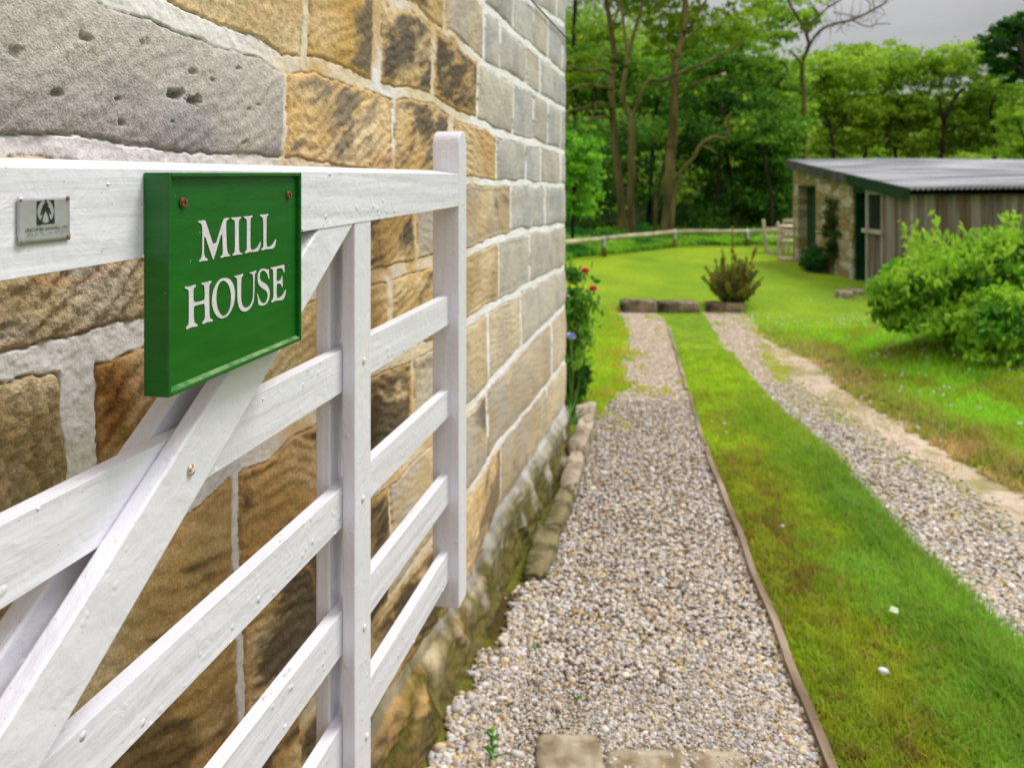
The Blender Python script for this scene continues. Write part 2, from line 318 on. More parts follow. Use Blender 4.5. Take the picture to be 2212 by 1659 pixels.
# ------------------------------------------------------------------ ground sheets
def build_ground():
    ys = np.concatenate([np.linspace(-3, 1.8, 30, endpoint=False), 1 / np.linspace(1 / 1.8, 1 / 14.0, 560), np.linspace(14.1, 27, 130), np.linspace(27.5, 60, 60), np.linspace(65, 260, 30)])
    xs = np.concatenate([np.linspace(-160, -9, 24), np.linspace(-8, -.8, 40, endpoint=False), np.linspace(-.8, 4.6, 380), np.linspace(4.62, 12, 150), np.linspace(12.5, 30, 40), np.linspace(34, 200, 30)])
    Yg, Xg = np.meshgrid(ys, xs, indexing='ij'); Z = ground(Xg, Yg)
    nx = len(xs); V = np.stack([Xg, Yg, Z], -1).reshape(-1, 3)
    i, j = np.meshgrid(np.arange(len(ys) - 1), np.arange(nx - 1), indexing='ij')
    q = np.stack([i * nx + j, i * nx + j + 1, (i + 1) * nx + j + 1, (i + 1) * nx + j], -1).reshape(-1, 4)
    xc = (xs[j] + xs[j + 1]).ravel() / 2; yc = (ys[i] + ys[i + 1]).ravel() / 2
    zn = zone(xc, yc)
    col = grass_col(Xg, Yg).reshape(-1, 3)
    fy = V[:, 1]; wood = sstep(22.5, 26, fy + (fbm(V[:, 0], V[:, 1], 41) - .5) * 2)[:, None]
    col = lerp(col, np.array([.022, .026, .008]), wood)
    n1 = fbm(V[:, 0] * 2.2, V[:, 1] * 2.2, 51, 4)[:, None]; n2 = fbm(V[:, 0] * 14, V[:, 1] * 14, 52, 3)[:, None]
    grav = lerp(np.array([.13, .09, .05]), np.array([.28, .22, .155]), n1 * .6 + n2 * .4); grav = lerp(grav, np.array([.46, .40, .34]), (sstep(5.2, 6.8, V[:, 1]))[:, None])
    dirt = lerp(np.array([.36, .275, .185]), np.array([.54, .44, .33]), n1); q_ = ((V[:, 0] - X_grE(V[:, 1])) / (X_dirt(V[:, 1]) - X_grE(V[:, 1]) + .01)); q_ = (1 - sstep(.05, .55, q_ + (n1[:, 0] - .5) * .8))[:, None]; dirt = lerp(dirt, np.array([.27, .235, .10]), q_ * .8); dirt = lerp(dirt, np.array([.22, .17, .10]), sstep(.55, .75, n2) * .5)
    dirt = lerp(dirt, C_YEL * .8, sstep(.5, .62, fbm(V[:, 0] * 5, V[:, 1] * 5, 25, 5))[:, None] * .55)
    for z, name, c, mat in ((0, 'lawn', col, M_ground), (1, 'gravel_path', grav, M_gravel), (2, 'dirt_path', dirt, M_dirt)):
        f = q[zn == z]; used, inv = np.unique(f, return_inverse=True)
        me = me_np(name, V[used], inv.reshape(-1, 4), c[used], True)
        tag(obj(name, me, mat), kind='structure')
def gravel_mat():
    m = attr_mat('gravel', .85, .25, 30, .12, 0); nt = m.node_tree; l = nt.links.new; b = nt.nodes['Principled BSDF']
    t = N(nt, 'ShaderNodeTexCoord'); v = N(nt, 'ShaderNodeTexVoronoi', Scale=62.0); l(t.outputs['Object'], v.inputs['Vector'])
    hs = N(nt, 'ShaderNodeSeparateColor'); l(v.outputs['Color'], hs.inputs[0])
    r = N(nt, 'ShaderNodeValToRGB'); cr = r.color_ramp; cr.interpolation = 'CONSTANT'
    cr.elements[0].color = (.55, .50, .44, 1); cr.elements[1].position = .85; cr.elements[1].color = (.30, .25, .2, 1)
    for p, c in ((.25, (1.25, 1.22, 1.2, 1)), (.45, (.9, .8, .62, 1)), (.65, (1.1, .92, .7, 1))): e = cr.elements.new(p); e.color = c
    l(hs.outputs[0], r.inputs[0])
    a = [n for n in nt.nodes if n.type == 'VECT_MATH'][0]; mu = N(nt, 'ShaderNodeVectorMath', operation='MULTIPLY'); l(a.outputs[0], mu.inputs[0]); l(r.outputs[0], mu.inputs[1])
    dk = N(nt, 'ShaderNodeMapRange'); dk.inputs['From Min'].default_value = .35; dk.inputs['From Max'].default_value = .7; dk.inputs['To Min'].default_value = 1.25; dk.inputs['To Max'].default_value = .6
    l(v.outputs['Distance'], dk.inputs[0]); mu2 = N(nt, 'ShaderNodeVectorMath', operation='MULTIPLY'); l(mu.outputs[0], mu2.inputs[0]); l(dk.outputs[0], mu2.inputs[1])
    l(mu2.outputs[0], b.inputs['Base Color'])
    bp = N(nt, 'ShaderNodeBump', Strength=.8, Distance=.012, invert=True); l(v.outputs['Distance'], bp.inputs['Height']); l(bp.outputs[0], b.inputs['Normal'])
    return m
M_gravel = gravel_mat(); M_dirt = attr_mat('dirt', .95, .15, 35, .2, .5, 80, .01)
build_ground()

# ------------------------------------------------------------------ house wall of coursed sandstone
WC = np.array([.332, 5.10]); WD = np.array([.222, 1.0]); WD /= np.linalg.norm(WD); WN = np.array([WD[1], -WD[0]])
def wall_u(x):                                    # image x -> distance from the far corner, and Y there
    r = (x - CX) / F; Y = (WC[0] - .222 * WC[1] - 0) / (r - .222); return (WC[1] - Y) / WD[1], Y
def wall_uz(x, y):
    u, Y = wall_u(x); return u, CAMZ + (HY - y) / F * Y
JO = [  # bed joints, traced far to near
 [(1220, 52), (1138, 0), (1045, -60)],
 [(1220, 164), (1045, 13), (1000, -45), (900, -140), (600, -500)],
 [(1220, 238), (1098, 167), (1025, 124), (981, 80), (935, 57), (897, 22), (830, -2), (760, -60), (600, -170), (300, -420), (0, -600)],
 [(1220, 328), (1071, 285), (1031, 263), (964, 236), (931, 209), (857, 201), (800, 187), (740, 161), (680, 139), (610, 134), (560, 100), (450, 62), (350, 20), (240, -20), (100, -110), (0, -180)],
 [(1220, 400), (1011, 392), (850, 388), (600, 362), (400, 348), (160, 328), (0, 306), (-150, 280)],
 [(1220, 487), (1105, 506), (1011, 545), (930, 562), (895, 574), (803, 602), (600, 650), (301, 716), (188, 745), (67, 770), (0, 791), (-150, 850)],
 [(1220, 578), (1075, 655), (1010, 697), (930, 742), (803, 800), (680, 905), (531, 992), (400, 1090), (200, 1250), (0, 1430)],
 [(1220, 661), (1108, 773), (1027, 867), (930, 950), (803, 1065), (600, 1240), (300, 1560), (0, 1900)],
 [(1220, 778), (1149, 871), (1066, 968), (1017, 1056), (930, 1171), (803, 1345), (600, 1622), (400, 1850), (0, 2400)],
 [(1223, 872), (1156, 979), (1066, 1120), (1027, 1236), (930, 1376), (803, 1560), (600, 1900), (0, 3000)],
]
JX = []
for jt in JO:
    p = np.array([wall_uz(*q) for q in jt]); p = p[np.argsort(p[:, 0])]; JX.append(p)
HW = [.013, .013, .013, .014, .014, .015, .015, .013, .012, .013]        # half widths
# vertical joints per course (course k lies below joint k; -1 above joint 0), image x, half width
VJ = {-1: [1212, 1180, 1140, 1090, 1000, 850, 600],
 0: [1212, 1182, 1150, 1105, 1045, 900, 700],
 1: [1195, 1165, 1135, 1078, (1043, .016), 958, 820, 640, 400],
 2: [1210, 1182, 1152, 1107, 1031, (934, .02), (812, .030), (656, .017), 180],
 3: [1210, 1167, 1135, 1073, (974, .030), (846, .011), (606, .0075), -260],
 4: [1177, 1103, (900, .016), 598, 432, -180],
 5: [1200, 1144, 1077, (958, .02), (846, .020), 556, (185, .026), -110],
 6: [1200, 1124, (1055, .02), (889, .011), (512, .010), -60],
 7: [1189, (1049, .012), 838, -9999],
 8: [1180, 1080, 960, 700],
 9: [1150, 1035, 905, 560]}
def S(*a): return a
# style: main, alt, dark colours (sRGB as seen, gate shade included for blocks behind it), dark amount, dark side(-1 near .. 1 far), tooling angle(deg) / strength, mortar tone
G = S((172, 169, 167), (188, 184, 179), (150, 147, 147), .3, 0, 60, .12)
G2 = S((182, 174, 162), (196, 187, 172), (160, 154, 150), .25, 0, 120, .12)
CR = S((198, 182, 154), (210, 194, 164), (150, 135, 115), .2, 0, 100, .4)
ST1 = S((166, 160, 158), (186, 179, 170), (142, 133, 134), .55, -.4, 62, .38)
ST2 = S((205, 176, 128), (218, 194, 150), (180, 140, 90), .15, 0, 20, .9)
AM = S((198, 158, 96), (216, 186, 136), (84, 78, 74), 1.0, .6, 70, .9)
AML = S((206, 170, 108), (222, 190, 136), (122, 110, 96), .72, .5, 64, 1.0)
AMD = S((176, 142, 86), (200, 168, 112), (74, 70, 64), .98, .1, 75, .7)
BR = S((148, 124, 82), (166, 154, 138), (112, 84, 44), .45, .3, 55, 1.6)
BR2 = S((150, 126, 78), (176, 156, 118), (116, 92, 50), .4, 0, 172, 1.6)
OR = S((150, 104, 48), (164, 130, 76), (120, 72, 28), .5, -.3, 48, 1.5)
LOW = S((180, 144, 84), (194, 160, 104), (96, 76, 48), .82, .2, 105, .9)
LOD = S((170, 134, 78), (188, 152, 94), (72, 62, 48), 1.05, .3, 105, 1.0)
PL = S((160, 152, 132), (182, 176, 158), (96, 94, 66), .65, 0, 90, .6)
GA = S((194, 168, 126), (184, 173, 158), (112, 100, 92), .45, .6, 110, .35)
GB = S((192, 170, 134), (188, 176, 156), (134, 118, 100), .35, -.5, 100, .3)
STY = {-1: [G, G2, G, G, G, AML, AM, ST2], 0: [G, G, G2, G, G, G2, AM, AML],
 1: [G, G, G2, G, G, S((192, 172, 144), (180, 168, 154), (150, 120, 90), .2, 0, 70, .4), AMD, AML, ST2, ST2],
 2: [G, G, G2, G, G2, AMD, AM, S((194, 154, 82), (212, 176, 116), (104, 96, 84), .85, 1.0, 70, .6), ST2, ST2],
 3: [G, G2, G, G, S((196, 160, 106), (206, 178, 136), (130, 100, 70), .3, 0, 110, .8), AM, AML, ST1, G],
 4: [G, G, GA, AMD, AML, BR, BR, BR],
 5: [G2, G2, G2, S((184, 156, 112), (190, 164, 124), (140, 100, 58), .3, 0, 90, .4), AMD, S((190, 154, 94), (204, 172, 114), (150, 116, 66), .4, 0, 80, .8), OR, BR2, BR2],
 6: [G2, G2, CR, GB, LOD, LOW, LOW],
 7: [CR, GB, GA, AMD, LOD, LOW],
 8: [CR, GB, AML, LOD, LOD, LOW],
 9: [PL, PL, GA, LOD, LOW]}
def joint_z(k, u): p = JX[k]; return np.interp(u, p[:, 0], p[:, 1])
def build_wall():
    # columns: even in 1/Y where the camera looks, coarse elsewhere; negative u wraps round the far corner
    yy = 1 / np.linspace(1 / 5.1, 1 / .78, 640); u_main = (5.1 - yy) / WD[1]; u_main[0] = 0
    u = np.concatenate([-np.linspace(5.5, .35, 26), -np.linspace(.33, .01, 16), u_main, np.linspace(u_main[-1] + .03, 7.4, 70)])
    z = np.concatenate([np.linspace(-.55, .6, 230, endpoint=False), np.linspace(.6, 1.92, 520, endpoint=False), np.linspace(1.92, 2.75, 165, endpoint=False), np.linspace(2.75, 4.9, 60)])
    U, Z = np.meshgrid(u, z, indexing='ij')
    Ua = np.where(U < 0, U, U)
    wu = U + (fbm(U * 7, Z * 7, 61, 4) - .5) * .030 + (fbm(U * 45, Z * 45, 62, 3) - .5) * .008
    wz = Z + (fbm(U * 6, Z * 6, 63, 4) - .5) * .026 + (fbm(U * 45, Z * 45, 64, 3) - .5) * .008
    nj = len(JO); js = [joint_z(k, np.maximum(wu, 0)) for k in range(nj)]
    js[0] = np.maximum(js[0], js[1] + .12)
    top = js[0]
    row = np.full(U.shape, -1); 
    for k in range(nj): row[wz < js[k]] = k
    above = np.floor((wz - top) / .27); above[wz < top] = -1
    d = np.full(U.shape, 9.0)                                # signed distance to mortar edge (>0 in stone)
    for k in range(nj):
        hw = HW[k] * (0.75 + 0.9 * fbm(U * 3, Z * 3, 70 + k, 2)) * np.where(U > 3.2, 1.1, 1)
        dd = np.abs(wz - js[k]) - hw
        if k == 7: dd = np.where(wu > wall_u(700)[0], 9, dd)
        if k == 8: dd = np.where(wu > wall_u(640)[0], 9, dd)
        d = np.minimum(d, dd)
    fr = (wz - top) - above * .27; d = np.where(above >= 0, np.minimum(d, np.minimum(fr, .27 - fr) - .012 + 0 * fr), d)
    row_m = row.copy()
    uL = wall_u(700)[0]; mer = (wu > uL) & (row == 7); row_m[mer] = 6
    mer = (wu > wall_u(640)[0]) & (row == 8); row_m[mer] = 6
    sid = np.zeros(U.shape, int); keys = []; sidx = {}
    side = np.zeros(U.shape)
    C = np.zeros(U.shape + (3,)); DKc = np.zeros(U.shape + (3,)); AL = np.zeros(U.shape + (3,)); da = np.zeros(U.shape); ds = np.zeros(U.shape); ta = np.zeros(U.shape); ts = np.zeros(U.shape); rnd = np.zeros(U.shape)
    amb = np.zeros(U.shape); HJ = .7 + .9 * fbm(U * 4, Z * 4, 95, 2)
    for k in range(-1, nj):
        if k == -1: mask0 = (row_m == -1) & (above < 0)
        else: mask0 = row_m == k
        sets = [(mask0, VJ[k], STY[k], 0)]
        if k == -1:
            sets = [((row == -1) & (above == a), [x + (37 if a % 2 else -11) for x in VJ[-1]], STY[-1], a + 1) for a in range(0, 12)]
        for mask, vj, sty, extra in sets:
            if not mask.any(): continue
            edges = []; 
            for q in vj:
                x, hw = q if isinstance(q, tuple) else (q, .010)
                if x <= -9000: continue
                ue = wall_u(x)[0] if x > -250 else wall_u(-250)[0] + .35
                edges.append((ue, hw))
            edges.sort(); lastu = edges[-1][0]
            while lastu < 7.6: lastu += .55; edges.append((lastu, .01))
            pre = [(-.32, .01), (-.8, .01), (-1.3, .01), (-1.75, .01), (-2.3, .01), (-2.9, .01), (-3.4, .01), (-4, .01), (-4.6, .01), (-5.2, .01)]
            edges = sorted(edges + [(a_ + (.1 if (k + extra) % 2 else -.08), h_) for a_, h_ in pre])
            ux = np.array([e_[0] for e_ in edges])
            tilt = (fbm(Z * 1.2, U * 1.2, 90 + k, 2) - .5) * .05 if k > 2 else 0
            wuu = wu + tilt * np.where(U > 2.2, 1, .3)
            idx = np.searchsorted(ux, wuu)
            dl = np.full(U.shape, 9.0); hj = HJ
            for e_, hw in edges:
                dl = np.minimum(dl, np.abs(wuu - e_) - hw * hj)
            d = np.where(mask, np.minimum(d, dl), d)
            nneg = int((ux < 0).sum())
            lo = np.concatenate([[-6], ux]); hi = np.concatenate([ux, [8]])
            for i_ in range(len(ux) + 1):
                m = mask & (idx == i_)
                if not m.any(): continue
                si = i_ - nneg; st = sty[min(max(si, 0), len(sty) - 1)]
                rr = np.random.default_rng(1000 + 50 * (k + 2) + i_ + 700 * extra); jit = 1 + rr.uniform(-.06, .06)
                C[m] = srgb(*st[0]) * jit; AL[m] = srgb(*st[1]) * jit; DKc[m] = srgb(*st[2]); da[m] = st[3]
                ds[m] = st[4] * (-(U[m] - (lo[i_] + hi[i_]) / 2) / max(hi[i_] - lo[i_], .1) * 2)
                ta[m] = math.radians(st[5]); ts[m] = st[6]; rnd[m] = rr.random()
                amb[m] = 1 if st[0][0] - st[0][2] > 60 else (.5 if st[0][0] - st[0][2] > 30 else .12)
    # colour: washes, tooling-aligned soot stains, iron veins
    o = rnd * 37
    n1 = fbm(U * 6 + o, Z * 6 + o, 101, 5); n2 = fbm(U * 16 + o, Z * 16, 102, 5); n3 = fbm(U * 70, Z * 70, 103, 3)
    c_, s_ = np.cos(ta), np.sin(ta); qa = U * c_ + Z * s_; qb = -U * s_ + Z * c_
    n4 = .55 * fbm(qa * 13 + o, qb * 3.5 + o, 104, 5, .6) + .45 * fbm(U * 4.5 + o, Z * 4.5, 105, 4); n5 = fbm(qa * 60 + o, qb * 9, 107, 4)
    warm = np.clip(amb * 1.2, 0, 1)
    col = lerp(C, AL, sstep(.32, .62, n1)[..., None])
    pale = srgb(226, 204, 162); col = lerp(col, pale, (sstep(.48, .72, fbm(U * 4 - o, Z * 5 + o, 108, 4)) * warm * .6)[..., None])
    dk = sstep(.0, .26, da * .60 + (n4 - .5) * 2.1 + ds * .34 - .46 + .34 * (n5 - .5))
    dk *= sstep(.0, .022, d + (n2 - .5) * .012)
    col = lerp(col, DKc * 1.0, (dk * .88)[..., None])
    rust = srgb(202, 146, 78); edge = (1 - sstep(.0, .022, d + (n2 - .5) * .035)) * amb
    vein = np.exp(-((fbm(U * 4.2 + o, Z * 4.2 - o, 106, 3) - .5) / .013) ** 2) * amb
    col = lerp(col, rust, (np.clip(edge * .38 * sstep(.4, .6, n1) + vein * .42, 0, .6))[..., None])
    col *= (0.90 + .20 * n3)[..., None] * (0.86 + .28 * n5)[..., None]
    lum = (col @ np.array([.3, .6, .1]))[..., None]; col = lerp(col, lum * np.array([1.03, 1.0, .94]), .07)
    # mortar, stained by the amber stones round it
    white = lerp(srgb(240, 238, 236), srgb(226, 221, 217), sstep(2.4, 3.4, U)[..., None]); cream = srgb(222, 204, 174)
    midz = sstep(1.9, 2.7, U) * (1 - sstep(3.45, 3.8, U))
    mcol = lerp(white, cream, (np.clip(midz * sstep(.30, .55, fbm(U * 3, Z * 3, 110, 3) + .12), 0, 1))[..., None])
    mcol = lerp(mcol, srgb(204, 166, 106), (sstep(.50, .68, fbm(U * 7, Z * 7, 111, 5)) * midz * .75)[..., None])
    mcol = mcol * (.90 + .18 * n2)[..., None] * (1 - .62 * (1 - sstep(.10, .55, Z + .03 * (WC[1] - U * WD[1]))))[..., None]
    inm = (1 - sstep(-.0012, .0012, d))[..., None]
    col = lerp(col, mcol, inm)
    crack_ao = np.exp(-((d - .0006) / .0016) ** 2) * sstep(.40, .62, fbm(U * 22, Z * 22, 112, 3)); col *= (1 - .5 * crack_ao)[..., None]  # stone-edge cracks, their occlusion darkening painted into the colour
    # damp and moss near the ground
    Yw = WC[1] - U * WD[1]; hg = Z + .03 * Yw
    mossn = fbm(U * 8, Z * 8, 120, 5)
    moss = (1 - sstep(.10, .42, hg + (mossn - .5) * .5)) * sstep(.30, .55, mossn + .16 * (1 - sstep(0, .25, hg)))
    col = lerp(col, lerp(srgb(62, 54, 16), srgb(106, 98, 38), sstep(.3, .7, n3 * .5 + n2 * .5)[..., None]), (moss * .95 * np.where(U > -.01, 1, .6))[..., None])
    # relief
    ph = (U * c_ + Z * s_) * 2 * np.pi * 34 + (fbm(U * 9, Z * 9, 130, 4) - .5) * 15 + rnd * 9
    tool = np.sin(ph) * ts * (.3 + fbm(U * 6 + o, Z * 6, 131, 3))
    h = sstep(.0, .007, d) * .0035 + sstep(.0, .05, d) * .003 - (1 - sstep(0, .0025, np.abs(d - .001))) * .0035
    h += np.where(d > 0, 1, 0) * (tool * .0016 + (fbm(U * 10 + o, Z * 10, 132, 5) - .5) * .009 + (fbm(U * 70, Z * 70, 133, 4, .7) - .5) * .0048 * (.5 + ts))
    h += np.where(d <= 0, 1, 0) * ((fbm(U * 40, Z * 40, 134, 5, .65) - .5) * .0075 + .0005)
    h += (rnd - .5) * .006 * sstep(0, .02, d)
    # pits in the big grey stone
    for (px, py, r_, dep) in ((375, 205, .011, .016), (408, 218, .012, .022), (118, 202, .008, .007), (178, 82, .008, .006), (412, 155, .006, .006), (453, 173, .006, .006), (510, 148, .005, .005), (18, 114, .009, .005), (260, 266, .006, .005), (364, 263, .004, .004), (522, 308, .006, .004), (532, 235, .004, .004), (247, 213, .004, .005), (553, 226, .004, .004), (310, 92, .009, .003), (844, 507, .005, .008), (875, 512, .004, .003)):
        pu, pz = wall_uz(px, py); q = np.sqrt(((U - pu + (Z - pz) * .5) / 2.1) ** 2 + ((Z - pz) * np.where(Z > pz, .9, 1.25)) ** 2) / (r_ * .78) + (fbm(U * 110, Z * 110, 150, 3) - .5) * 1.7
        w = 1 - sstep(.55, 1.1, q); h -= w * dep * 1.3
        col *= (1 - .25 * w)[..., None]
    h += .035 * sstep(-.02, .06, -(wz - js[9])) * (U > 0)
    h += .035 * (1 - sstep(-.02, .14, hg + (mossn - .5) * .22)) * np.where(U > 0, 1, 0) + (fbm(U * 7, Z * 11, 145, 5, .6) - .5) * .034 * (1 - sstep(.1, .45, hg)) * (U > 0)
    # positions, round the corner
    k_ = np.clip(U / .02, -1, 1) * .5 + .5                # 0 return wall .. 1 front
    px = np.where(U >= 0, WC[0] - U * WD[0], WC[0] + U * WN[0]); py = np.where(U >= 0, WC[1] - U * WD[1], WC[1] + U * WN[1])
    nx = lerp(WD[0], WN[0], k_); ny = lerp(WD[1], WN[1], k_); ln = np.sqrt(nx ** 2 + ny ** 2)
    wav = (fbm(Z * 2.2, Z * 0 + 3, 140, 3) - .5) * .02
    V = np.stack([px + nx / ln * (h + wav), py + ny / ln * (h + wav), Z], -1).reshape(-1, 3)
    n = len(z); i, j = np.meshgrid(np.arange(len(u) - 1), np.arange(n - 1), indexing='ij')
    q = np.stack([i * n + j, i * n + j + 1, (i + 1) * n + j + 1, (i + 1) * n + j], -1).reshape(-1, 4)
    return me_np('wall', V, q, np.concatenate([np.clip(col * 1.06, 0, .95), 1 - inm * .62], -1).reshape(-1, 4), True)
M_wall = attr_mat('sandstone', .93, .15, 190, .22, .9, 300, .0024)
_nt = M_wall.node_tree; _a = [n for n in _nt.nodes if n.type == 'ATTRIBUTE'][0]; _b = [n for n in _nt.nodes if n.type == 'BUMP'][0]; _m = [n for n in _nt.nodes if n.type == 'MAP_RANGE'][0]
_nt.links.new(_a.outputs['Alpha'], _b.inputs['Strength'])
_mi = N(_nt, 'ShaderNodeMix', data_type='FLOAT'); _mi.inputs[2].default_value = 1.0; _nt.links.new(_a.outputs['Alpha'], _mi.inputs[0]); _nt.links.new(_m.outputs[0], _mi.inputs[3])
_v = [n for n in _nt.nodes if n.type == 'VECT_MATH'][0]; _nt.links.new(_mi.outputs[0], _v.inputs[1])
house = empty('stone_house', (WC[0], WC[1], 0), 'tall sandstone house wall of coursed amber and grey blocks behind the white gate', 'house')
w = obj('wall', build_wall(), M_wall, house); w.location = (-WC[0], -WC[1], 0)
def wp(u, o, z): return (WC[0] - u * WD[0] + o * WN[0] - WC[0], WC[1] - u * WD[1] + o * WN[1] - WC[1], z)
M_plain = noise_mat('rear_masonry', (.28, .24, .18), (.42, .37, .30), 5, 5)
M_slate = noise_mat('roof_slate', (.08, .08, .09), (.16, .16, .17), 6)
mb = MB(); mb.hexa([wp(7.4, -5.5, -.5), wp(7.4, -.03, -.5), wp(7.37, -.03, -.5), wp(7.37, -5.5, -.5), wp(7.4, -5.5, 4.9), wp(7.4, -.03, 4.9), wp(7.37, -.03, 4.9), wp(7.37, -5.5, 4.9)])
mb.hexa([wp(7.37, -5.5, -.5), wp(7.37, -5.45, -.5), wp(0, -5.45, -.5), wp(0, -5.5, -.5), wp(7.37, -5.5, 4.9), wp(7.37, -5.45, 4.9), wp(0, -5.45, 4.9), wp(0, -5.5, 4.9)])
mb.build('rear_wall', M_plain, house)
mb = MB(); A = [wp(7.6, .06, 4.86), wp(-.2, .06, 4.86), wp(-.2, -2.75, 6.6), wp(7.6, -2.75, 6.6)]; B = [wp(7.6, -5.6, 4.86), wp(-.2, -5.6, 4.86)]
mb.add((A + B + [tuple(np.array(p) + [0, 0, .08]) for p in A + B], [(6, 7, 8, 9), (9, 8, 11, 10), (0, 1, 7, 6), (5, 4, 10, 11), (1, 2, 8, 7), (2, 5, 11, 8), (0, 6, 9, 3), (3, 9, 10, 4), (0, 3, 2, 1), (3, 4, 5, 2)]))
mb.build('roof', M_slate, house)
# thin dark line crossing the top of the wall, built as a tube
mb = MB(); c0 = wall_uz(1138, -3); c1 = wall_uz(1219, 84); mb.tube([wp(c0[0] + .5, .02, c0[1] + .42), wp(c0[0], .018, c0[1]), wp(c1[0], .02, c1[1]), wp(-.02, .02, c1[1] - .02)], .0045, 6)
mb.build('dark_line', noise_mat('black_line', (.02, .018, .015), (.05, .045, .04), 10), house)

# ------------------------------------------------------------------ gate
GO = np.array([-.135, 2.04]); GD = np.array([.2013, .9795]); GN = np.array([GD[1], -GD[0]]); GA_ = math.atan2(GD[1], GD[0])
def gs(x, y, t=0.0):                              # image point on the gate plane offset t -> (s, z)
    p = GO + GN * t; r = (x - CX) / F; s = (r * p[1] - p[0]) / (GD[0] - r * GD[1]); Y = p[1] + s * GD[1]
    return s, CAMZ + (HY - y) / F * Y
gate = empty('field_gate', (GO[0], GO[1], 0), 'white painted five bar wooden gate standing open along the stone wall', 'gate', rz=GA_)
T1, T2, T3 = -.0255, -.0475, -.0735
def add_blob(mb, c, a, b, h_):
    V = []; n = 8
    for i_, (rr, yy2) in enumerate(((1, 0), (.85, .55), (.45, .92))):
        for k in range(n): t = 2 * math.pi * k / n; V.append((c[0] + a * rr * math.cos(t), c[1] - b * yy2, c[2] + h_ * rr * math.sin(t)))
    V.append((c[0], c[1] - b, c[2])); mb.add((V, [(i_ * n + k, i_ * n + (k + 1) % n, (i_ + 1) * n + (k + 1) % n, (i_ + 1) * n + k) for i_ in range(2) for k in range(n)] + [(2 * n + k, 2 * n + (k + 1) % n, 3 * n) for k in range(n)]))
def rail(name, s0, s1, t0, t1, zf, slope, h, mat, cham=0.0, taper=0.0, bev=.0028):
    z0, z1 = zf + slope * s0, zf + slope * s1; h0, h1 = h - taper * s0, h - taper * s1
    P = [(s0, -t0, z0 - h0), (s1, -t0, z1 - h1), (s1, -t1, z1 - h1), (s0, -t1, z0 - h0), (s0, -t0, z0), (s1, -t0, z1), (s1, -t1, z1 + cham), (s0, -t1, z0 + cham)]
    mb = MB().hexa(P); m_ = 26 if name == 'top_rail' else 9
    for k in range(m_):
        s = s0 + .5 + (s1 - s0 - .5) * R.random(); topf = R.random() < .45; zz = zf + slope * s - (.0015 if topf else (h - taper * s) - .001) - (R.random() ** 3 * .03 if topf else -R.random() ** 3 * .02); q = R.uniform(.0007, .0022)
        add_blob(mb, (s, -t0 - q * .1, zz), q * R.uniform(1, 2.6), q * .8, q * R.uniform(.8, 1.6))
    o = mb.build(name, mat, gate, bevel=bev); return o
rail('top_rail', -2.3, 0.004, 0, -.068, 1.5286, .0096, .0811, M_wx, .010, .0085)
for zf, h in ((1.2212, .0724), (.9835, .0678), (.7696, .0731), (.5745, .0745)):
    rail('rail', -2.3, 0.004, T1, T2, zf, .0090, h, M_wx, 0, 0)
prof = [(.002, .43), (.075, .43), (.075, 1.603)] + [(.0385 + .0365 * math.cos(a), 1.603 + .036 * math.sin(a)) for a in np.linspace(.15, math.pi - .15, 12)] + [(.002, 1.603)]
MB().prism(prof, -.0012, .0685).build('post', M_wz, gate, bevel=.003)
def upright(t0, t1, z0, z1, s0=-.663, s1=-.588): return MB().box(s0, s1, -t0, -t1, z0, z1).build('upright', M_wz, gate, bevel=.0028)
upright(-.0012, T1 + .0004, .40, 1.4405); upright(T2 - .0004, T3, .40, 1.437)
def brace(t0, t1):
    lo = lambda s: 1.435 + .638 * (s + .6655); hi = lambda s: 1.43 + .638 * (s + .8077)
    zt = 1.4385; s_lo = -.6655 + (zt - 1.435) / .638; s_hi = -.8077 + (zt - 1.43) / .638; e = -2.05
    poly = [(e, lo(e)), (s_lo, zt), (s_hi, zt), (e, hi(e))]
    return MB().prism(poly, -t0, -t1).build('brace', M_wd, gate, bevel=.0028)
M_wd = paint_mat('white_gloss_paint_diagonal', (20, 60, 20), 5.7)
brace(-.0016, T1 + .0008); brace(T2 - .0008, T3 - .001)
MB().box(-2.36, -2.28, -.002, .072, .38, 1.62).build('hinge_post', M_wz, gate, bevel=.003)
def bolt(x, y, r, mat, name='bolt_head', t=.0):
    s, z = gs(x, y, t); bm = bmesh.new(); bmesh.ops.create_uvsphere(bm, u_segments=14, v_segments=8, radius=r)
    for v in bm.verts: v.co.y *= .45
    me = bpy.data.meshes.new(name); bm.to_mesh(me); bm.free(); me.shade_smooth(); o = obj(name, me, mat, gate); o.location = (s, -t, z)
M_bolt = noise_mat('painted_bolt', (.70, .70, .70), (.8, .8, .8), 60, rough=.35)
M_rust = noise_mat('rusty_screw', (.10, .035, .015), (.36, .15, .06), 250, 5, .75, .5, 500, .001)
M_boltr = noise_mat('chipped_painted_bolt', (.35, .19, .06), (.76, .75, .73), 220, 4, .5, .4, 400, .001, lo=.42, hi=.50)
for x, y in ((787, 779), (785, 1078), (788, 1356), (793, 1592)): bolt(x, y, .0058, M_bolt)
bolt(414, 1015, .0068, M_boltr)

